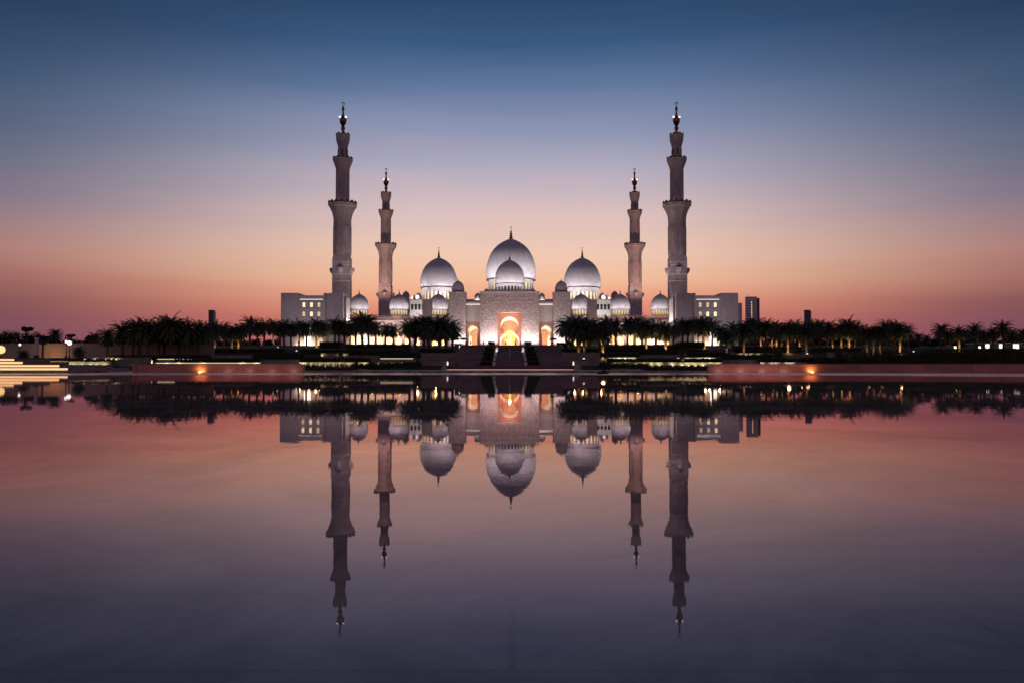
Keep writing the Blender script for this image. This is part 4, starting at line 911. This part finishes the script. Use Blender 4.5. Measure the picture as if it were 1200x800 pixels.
# tan boundary wall behind the left terraces
b = MB(); x0, x1 = X(-60, 116), X(250, 116); zt = Z(403.4, 116); b.box(x0, x1, 0, .4, 1.4, zt); b.box(x0, x1, -.06, .46, zt + .002, zt + .12)
b.v = [(x - x0, y, z - 1.4) for x, y, z in b.v]
tag(b.build('boundary_wall', M['tan'], None, (x0, 116, 1.4)), 'long plain tan wall behind the palms on the left', 'wall')
spot((X(60, 115), 113.6, Z(419, 113.6)), (X(61, 116), 116, Z(412, 116)), 260, 140, (1, .5, .2), .2)
for px in (20, 110, 150, 190): spot((X(px, 115), 111, Z(418, 111)), (X(px, 116), 116, Z(409, 116)), 10, 140, (1, .6, .48), .2)

# ------------------------------------------------------------------ small things
p = at(42.5, 427, 88); o = thing('slim_pillar', 'slim pale pillar with a dark lower half before the tan wall', 'pillar', p)
h = Z(395.5, 88) - p.z
b = MB(); b.box(-.2, .2, -.2, .2, 0, h * .36); b.build('base', mat('brown_cladding', (.09, .05, .04), .7), o); b = MB(); b.box(-.13, .13, -.13, .13, h * .36, h * .97); b.box(-.2, .2, -.2, .2, h * .97, h); b.build('shaft', M['concrete'], o)
def streetlamp(px, py, d, label, style='globe', col='whitelamp', r=.3, watt=60, lc=(1, .9, .75), group='garden lamps'):
    p = at(px, py, d); zb_ = ground(d); o = thing('garden_lamp', label, 'lamp', (p.x, d, zb_), group); h = p.z - zb_
    b = MB(); b.lathe([(.14, 0), (.14, .2), (.06, .3), (.05, max(.35, h - r))], 8); b.build('post', M['metal'], o)
    b = MB(); b.lathe([(.05, h - r), (r * .8, h - r * .7), (r, h), (r * .75, h + r * .7), (.05, h + r)], 12); b.build('globe', M[col], o, smooth=60)
    if watt: spot((p.x, d, p.z - r * 1.1), (p.x, d + .4, zb_), watt * 2, 130, lc, .1)
streetlamp(1, 409.5, 100, 'large round yellow globe lamp at the left edge', r=.5, col='globe_yellow' if 'globe_yellow' in M else 'yellowlamp', watt=40, lc=(1, .75, .3))
streetlamp(23.3, 403.8, 114, 'single white lamp on the tan wall at far left', r=.16, watt=8)
streetlamp(77.8, 400.3, 114, 'smaller of two bright lamps beside the small palm at left', r=.19, watt=8)
streetlamp(81.5, 401.8, 114.6, 'bigger of two bright lamps beside the small palm at left', r=.3, watt=18)
streetlamp(1119.3, 406.8, 150, 'orange garden lamp left of the far right trunk-lit palm', col='warmlamp', r=.2, watt=15, lc=(1, .5, .2))
streetlamp(1148, 406.8, 150, 'orange garden lamp left of the lit pavilion', col='warmlamp', r=.2, watt=15, lc=(1, .5, .2))
def ground_light(px, py, d, label, watt=20, r=.14, col=(1, .8, .45)):
    p = at(px, py, d); o = thing('ground_light', label, 'lamp', p, 'ground lights in the beds')
    b = MB(); b.lathe([(r * 1.1, -.3), (r * 1.1, .02), (r * .9, .05)], 10); b.build('housing', M['metal'], o); b = MB(); b.lathe([(r * .88, .051), (r * .7, .11), (r * .2, .14)], 10); b.build('lens', M['yellowlamp'], o)
    spot((p.x, p.y, p.z + .15), (p.x, p.y + .35, p.z + 2), watt * 1.2, 120, col, .08)
for i, (px, py, d, wt, lab) in enumerate([
    (684.2, 420.6, 90.3, 30, 'bright ground light at the palm foot right of the stairs'), (857.8, 419.8, 96, 30, 'bright ground light below the right wing'), (946, 415, 104, 26, 'bright ground light under the small right tower block'),
    (911.5, 417.5, 92, 60, 'orange ground light inside the round bush below the office tower'), (982.5, 417.5, 96, 40, 'yellow ground light in the shrubs right of the tower block'), (1040, 412.5, 110, 60, 'yellow ground light under the drooping palms'), (1070.5, 412.3, 112, 60, 'white ground light between the drooping palms and the far right group'),
    (367, 411.3, 118, 22, 'white ground light before the left wing'), (325.5, 407.2, 150, 22, 'white ground light left of the left wing'), (347.5, 411.4, 118, 18, 'small ground light below the left wing'), (666, 402.5, 128, 30, 'yellow ground light in the bush at the stair top'), (693.5, 410, 115, 30, 'ground light behind the palms right of the stairs'),
    (99.5, 421.6, 88, 40, 'ground light on the four-lamp planter at left'), (799.5, 428.4, 82.4, 10, 'ground light at the foot of the young tree')]):
    ground_light(px, py, d, lab, wt)
# round bushes that the ground lights glow through
def shrub(px, top, base, d, width_px, label, seed):
    r = random.Random(seed); p = at(px, base, d); h = Z(top, d) - p.z; wd = width_px / 2 * d / F; o = thing('shrub', label, 'shrub', p, None)
    t = MB(); t.tube([(0, 0, -.2), (.02, 0, h * .4)], [.06, .03], 6); c = MB()
    for i in range(9):
        a = r.uniform(0, 6.28); q = r.random() ** .5; cc = (wd * .6 * q * math.cos(a), wd * .6 * q * math.sin(a), h * r.uniform(.3, .78)); t.tube([(0, 0, h * .25), cc], [.03, .012], 5); leaf_clump(c, r, cc, wd * .42, 70, .09, .9)
    t.build('stem', M['trunk'], o); c.build('foliage', M['frond'], o)
shrub(800, 405, 428.5, 82.6, 14, 'young thin tree in front of the right lamp-lit planter', 1); shrub(911.5, 407, 422, 91, 15, 'round bush glowing orange from a lamp below the office tower', 2)
shrub(982.5, 409, 421, 95, 14, 'round bush with a yellow lamp right of the small tower block', 3); shrub(1041, 408, 418, 108, 16, 'low green bush lit from below under the drooping palms', 4); shrub(400, 407, 428.6, 82.6, 9, 'young thin tree before the left lamp-lit planter', 5)
shrub(668, 398, 409, 127, 14, 'leafy bush with a yellow lamp at the stair top', 6)

p = at(535, 429.4, 94); b = MB(); h = Z(423.6, 94) - p.z; b.lathe([(.11, 0), (.11, h * .8), (.13, h * .82), (.13, h * .95), (.06, h)], 10)
tag(b.build('bollard', M['metal'], None, p), 'short dark bollard at the left foot of the stairs', 'bollard')
p = at(706, 437.6, 55); b = MB(); r = random.Random(3)  # dark red humped shape of unknown kind, its side loop made up
prof = [(.34, 0), (.36, .05), (.31, .13), (.22, .19), (.10, .23), (.02, .24)]; b.lathe(prof, 16)
b.v = [(x * (1 + .18 * math.sin(3 * math.atan2(y, x))), y * .7, z * (1 + .25 * math.sin(2 * x / .2))) for x, y, z in b.v]
hump = b.build('red_hump', M['redhump'], None, (p.x, p.y, .008), smooth=60); tag(hump, 'low dark red bag lying on the pool rim', 'hump')
b = MB(); b.tube([(.25, 0, .15), (.33, -.02, .2), (.40, -.03, .12), (.42, -.03, .02)], .025, 6); b.build('side_loop', M['redhump'], hump)

# pavilion with lit openings at far right
pv_ = thing('pavilion', 'low pavilion with three bright openings at the far right', 'pavilion', (X(1172, 165), 165, ground(165)))
w = wp(pv_); zz0 = Z(409.5, 165) - w.z; zt = Z(402.8, 165) - w.z
b = MB(); b.box(X(1150, 165) - w.x, X(1203, 165) - w.x, 0, 5, -.5, zt); b.build('wall', M['planter'], pv_); b = MB(); b.box(X(1148, 165) - w.x, X(1205, 165) - w.x, -.5, 5.5, zt + .003, zt + .25); b.build('roof', M['concrete'], pv_)
for a, c in ((1155, 1159.5), (1171, 1176.5), (1187, 1194)):
    q = MB(); q.box(X(a, 165) - X((a + c) / 2, 165), X(c, 165) - X((a + c) / 2, 165), -.06, -.003, -.45, .42); q.build('lit_opening', glow('pavilion_glow', (1, .86, .62), 1.6), pv_, (X((a + c) / 2, 165), 165, Z(405.6, 165)))

# parasols and people on the mosque forecourt
for px, lab in ((543, 'open parasol on the forecourt left of the stairs'), (648.3, 'open parasol on the forecourt right of the stairs')):
    p = at(px, 404, 285); o = thing('parasol', lab, 'parasol', (p.x, 285, 7.3), 'parasols on the forecourt')
    b = MB(); b.tube([(0, 0, 0), (0, 0, 3.1)], .05); b.build('pole', M['metal'], o); b = MB(); b.lathe([(1.7, 2.35), (1.72, 2.4), (.9, 2.85), (.05, 3.15)], 8); b.build('canopy', M['canvas'], o)
def person_mesh(seed):
    r = random.Random(seed); me = bpy.data.meshes.new('person'); sw = r.uniform(-.1, .1); st_ = r.uniform(.08, .2)
    V = [(0, 0, .95), (0, 0, 1.2), (0, 0, 1.42), (0, 0, 1.52), (0, 0, 1.62), (0, 0, 1.74), (.19, 0, 1.40), (.25, .02 + sw, 1.12), (.24, -.1 + sw, .88), (-.19, 0, 1.40), (-.25, .02 - sw, 1.12), (-.24, -.1 - sw, .88), (.1, 0, .9), (.11, -.02 + st_, .5), (.12, st_ * .6, .06), (.12, st_ * .6 - .15, .03), (-.1, 0, .9), (-.11, .02 - st_, .5), (-.12, -st_ * .6, .06), (-.12, -st_ * .6 - .15, .03)]
    E = [(0, 1), (1, 2), (2, 3), (3, 4), (4, 5), (2, 6), (6, 7), (7, 8), (2, 9), (9, 10), (10, 11), (0, 12), (12, 13), (13, 14), (14, 15), (0, 16), (16, 17), (17, 18), (18, 19)]
    RD = [.15, .14, .15, .06, .10, .085, .07, .05, .035, .07, .05, .035, .1, .07, .045, .035, .1, .07, .045, .035]
    me.from_pydata(V, E, []); o = bpy.data.objects.new('person', me); COL.objects.link(o)
    m = o.modifiers.new('skin', 'SKIN'); m.use_smooth_shade = True
    for i, sv in enumerate(me.skin_vertices[0].data): sv.radius = (RD[i], RD[i]); sv.use_root = i == 0
    o.modifiers.new('sub', 'SUBSURF').render_levels = 1
    me.materials.append(M['cloth'] if seed % 3 else M['whitecloth'])
    return o
PPL = [(546, 'person standing beside the left parasol'), (548.5, 'dark figure just right of the left parasol'), (551.5, 'dark figure standing before the left side arch'), (566.5, 'lone dark figure before the carved wall left of the portal'), (583.5, 'dark figure at the left edge of the portal'),
       (592.5, 'dark figure left of centre in the glowing portal'), (597.3, 'dark figure in the very centre of the glowing portal'), (604, 'dark figure right of centre in the glowing portal'), (609.5, 'dark figure at the right edge of the portal'), (653.5, 'dark figure standing right of the right parasol')]
for i, (px, lab) in enumerate(PPL):
    o = person_mesh(i + 1); o.location = (X(px, 288 + i % 3), 288 + i % 3, 7.45 + (i % 3) * .1); o.rotation_euler = (0, 0, rnd.uniform(0, 6.28)); o.scale = (1.05, 1.05, 1.05); tag(o, lab, 'person', 'visitors on the forecourt')
print('lights', nl[0], 'palms', npalm[0], 'objects', len(bpy.data.objects))
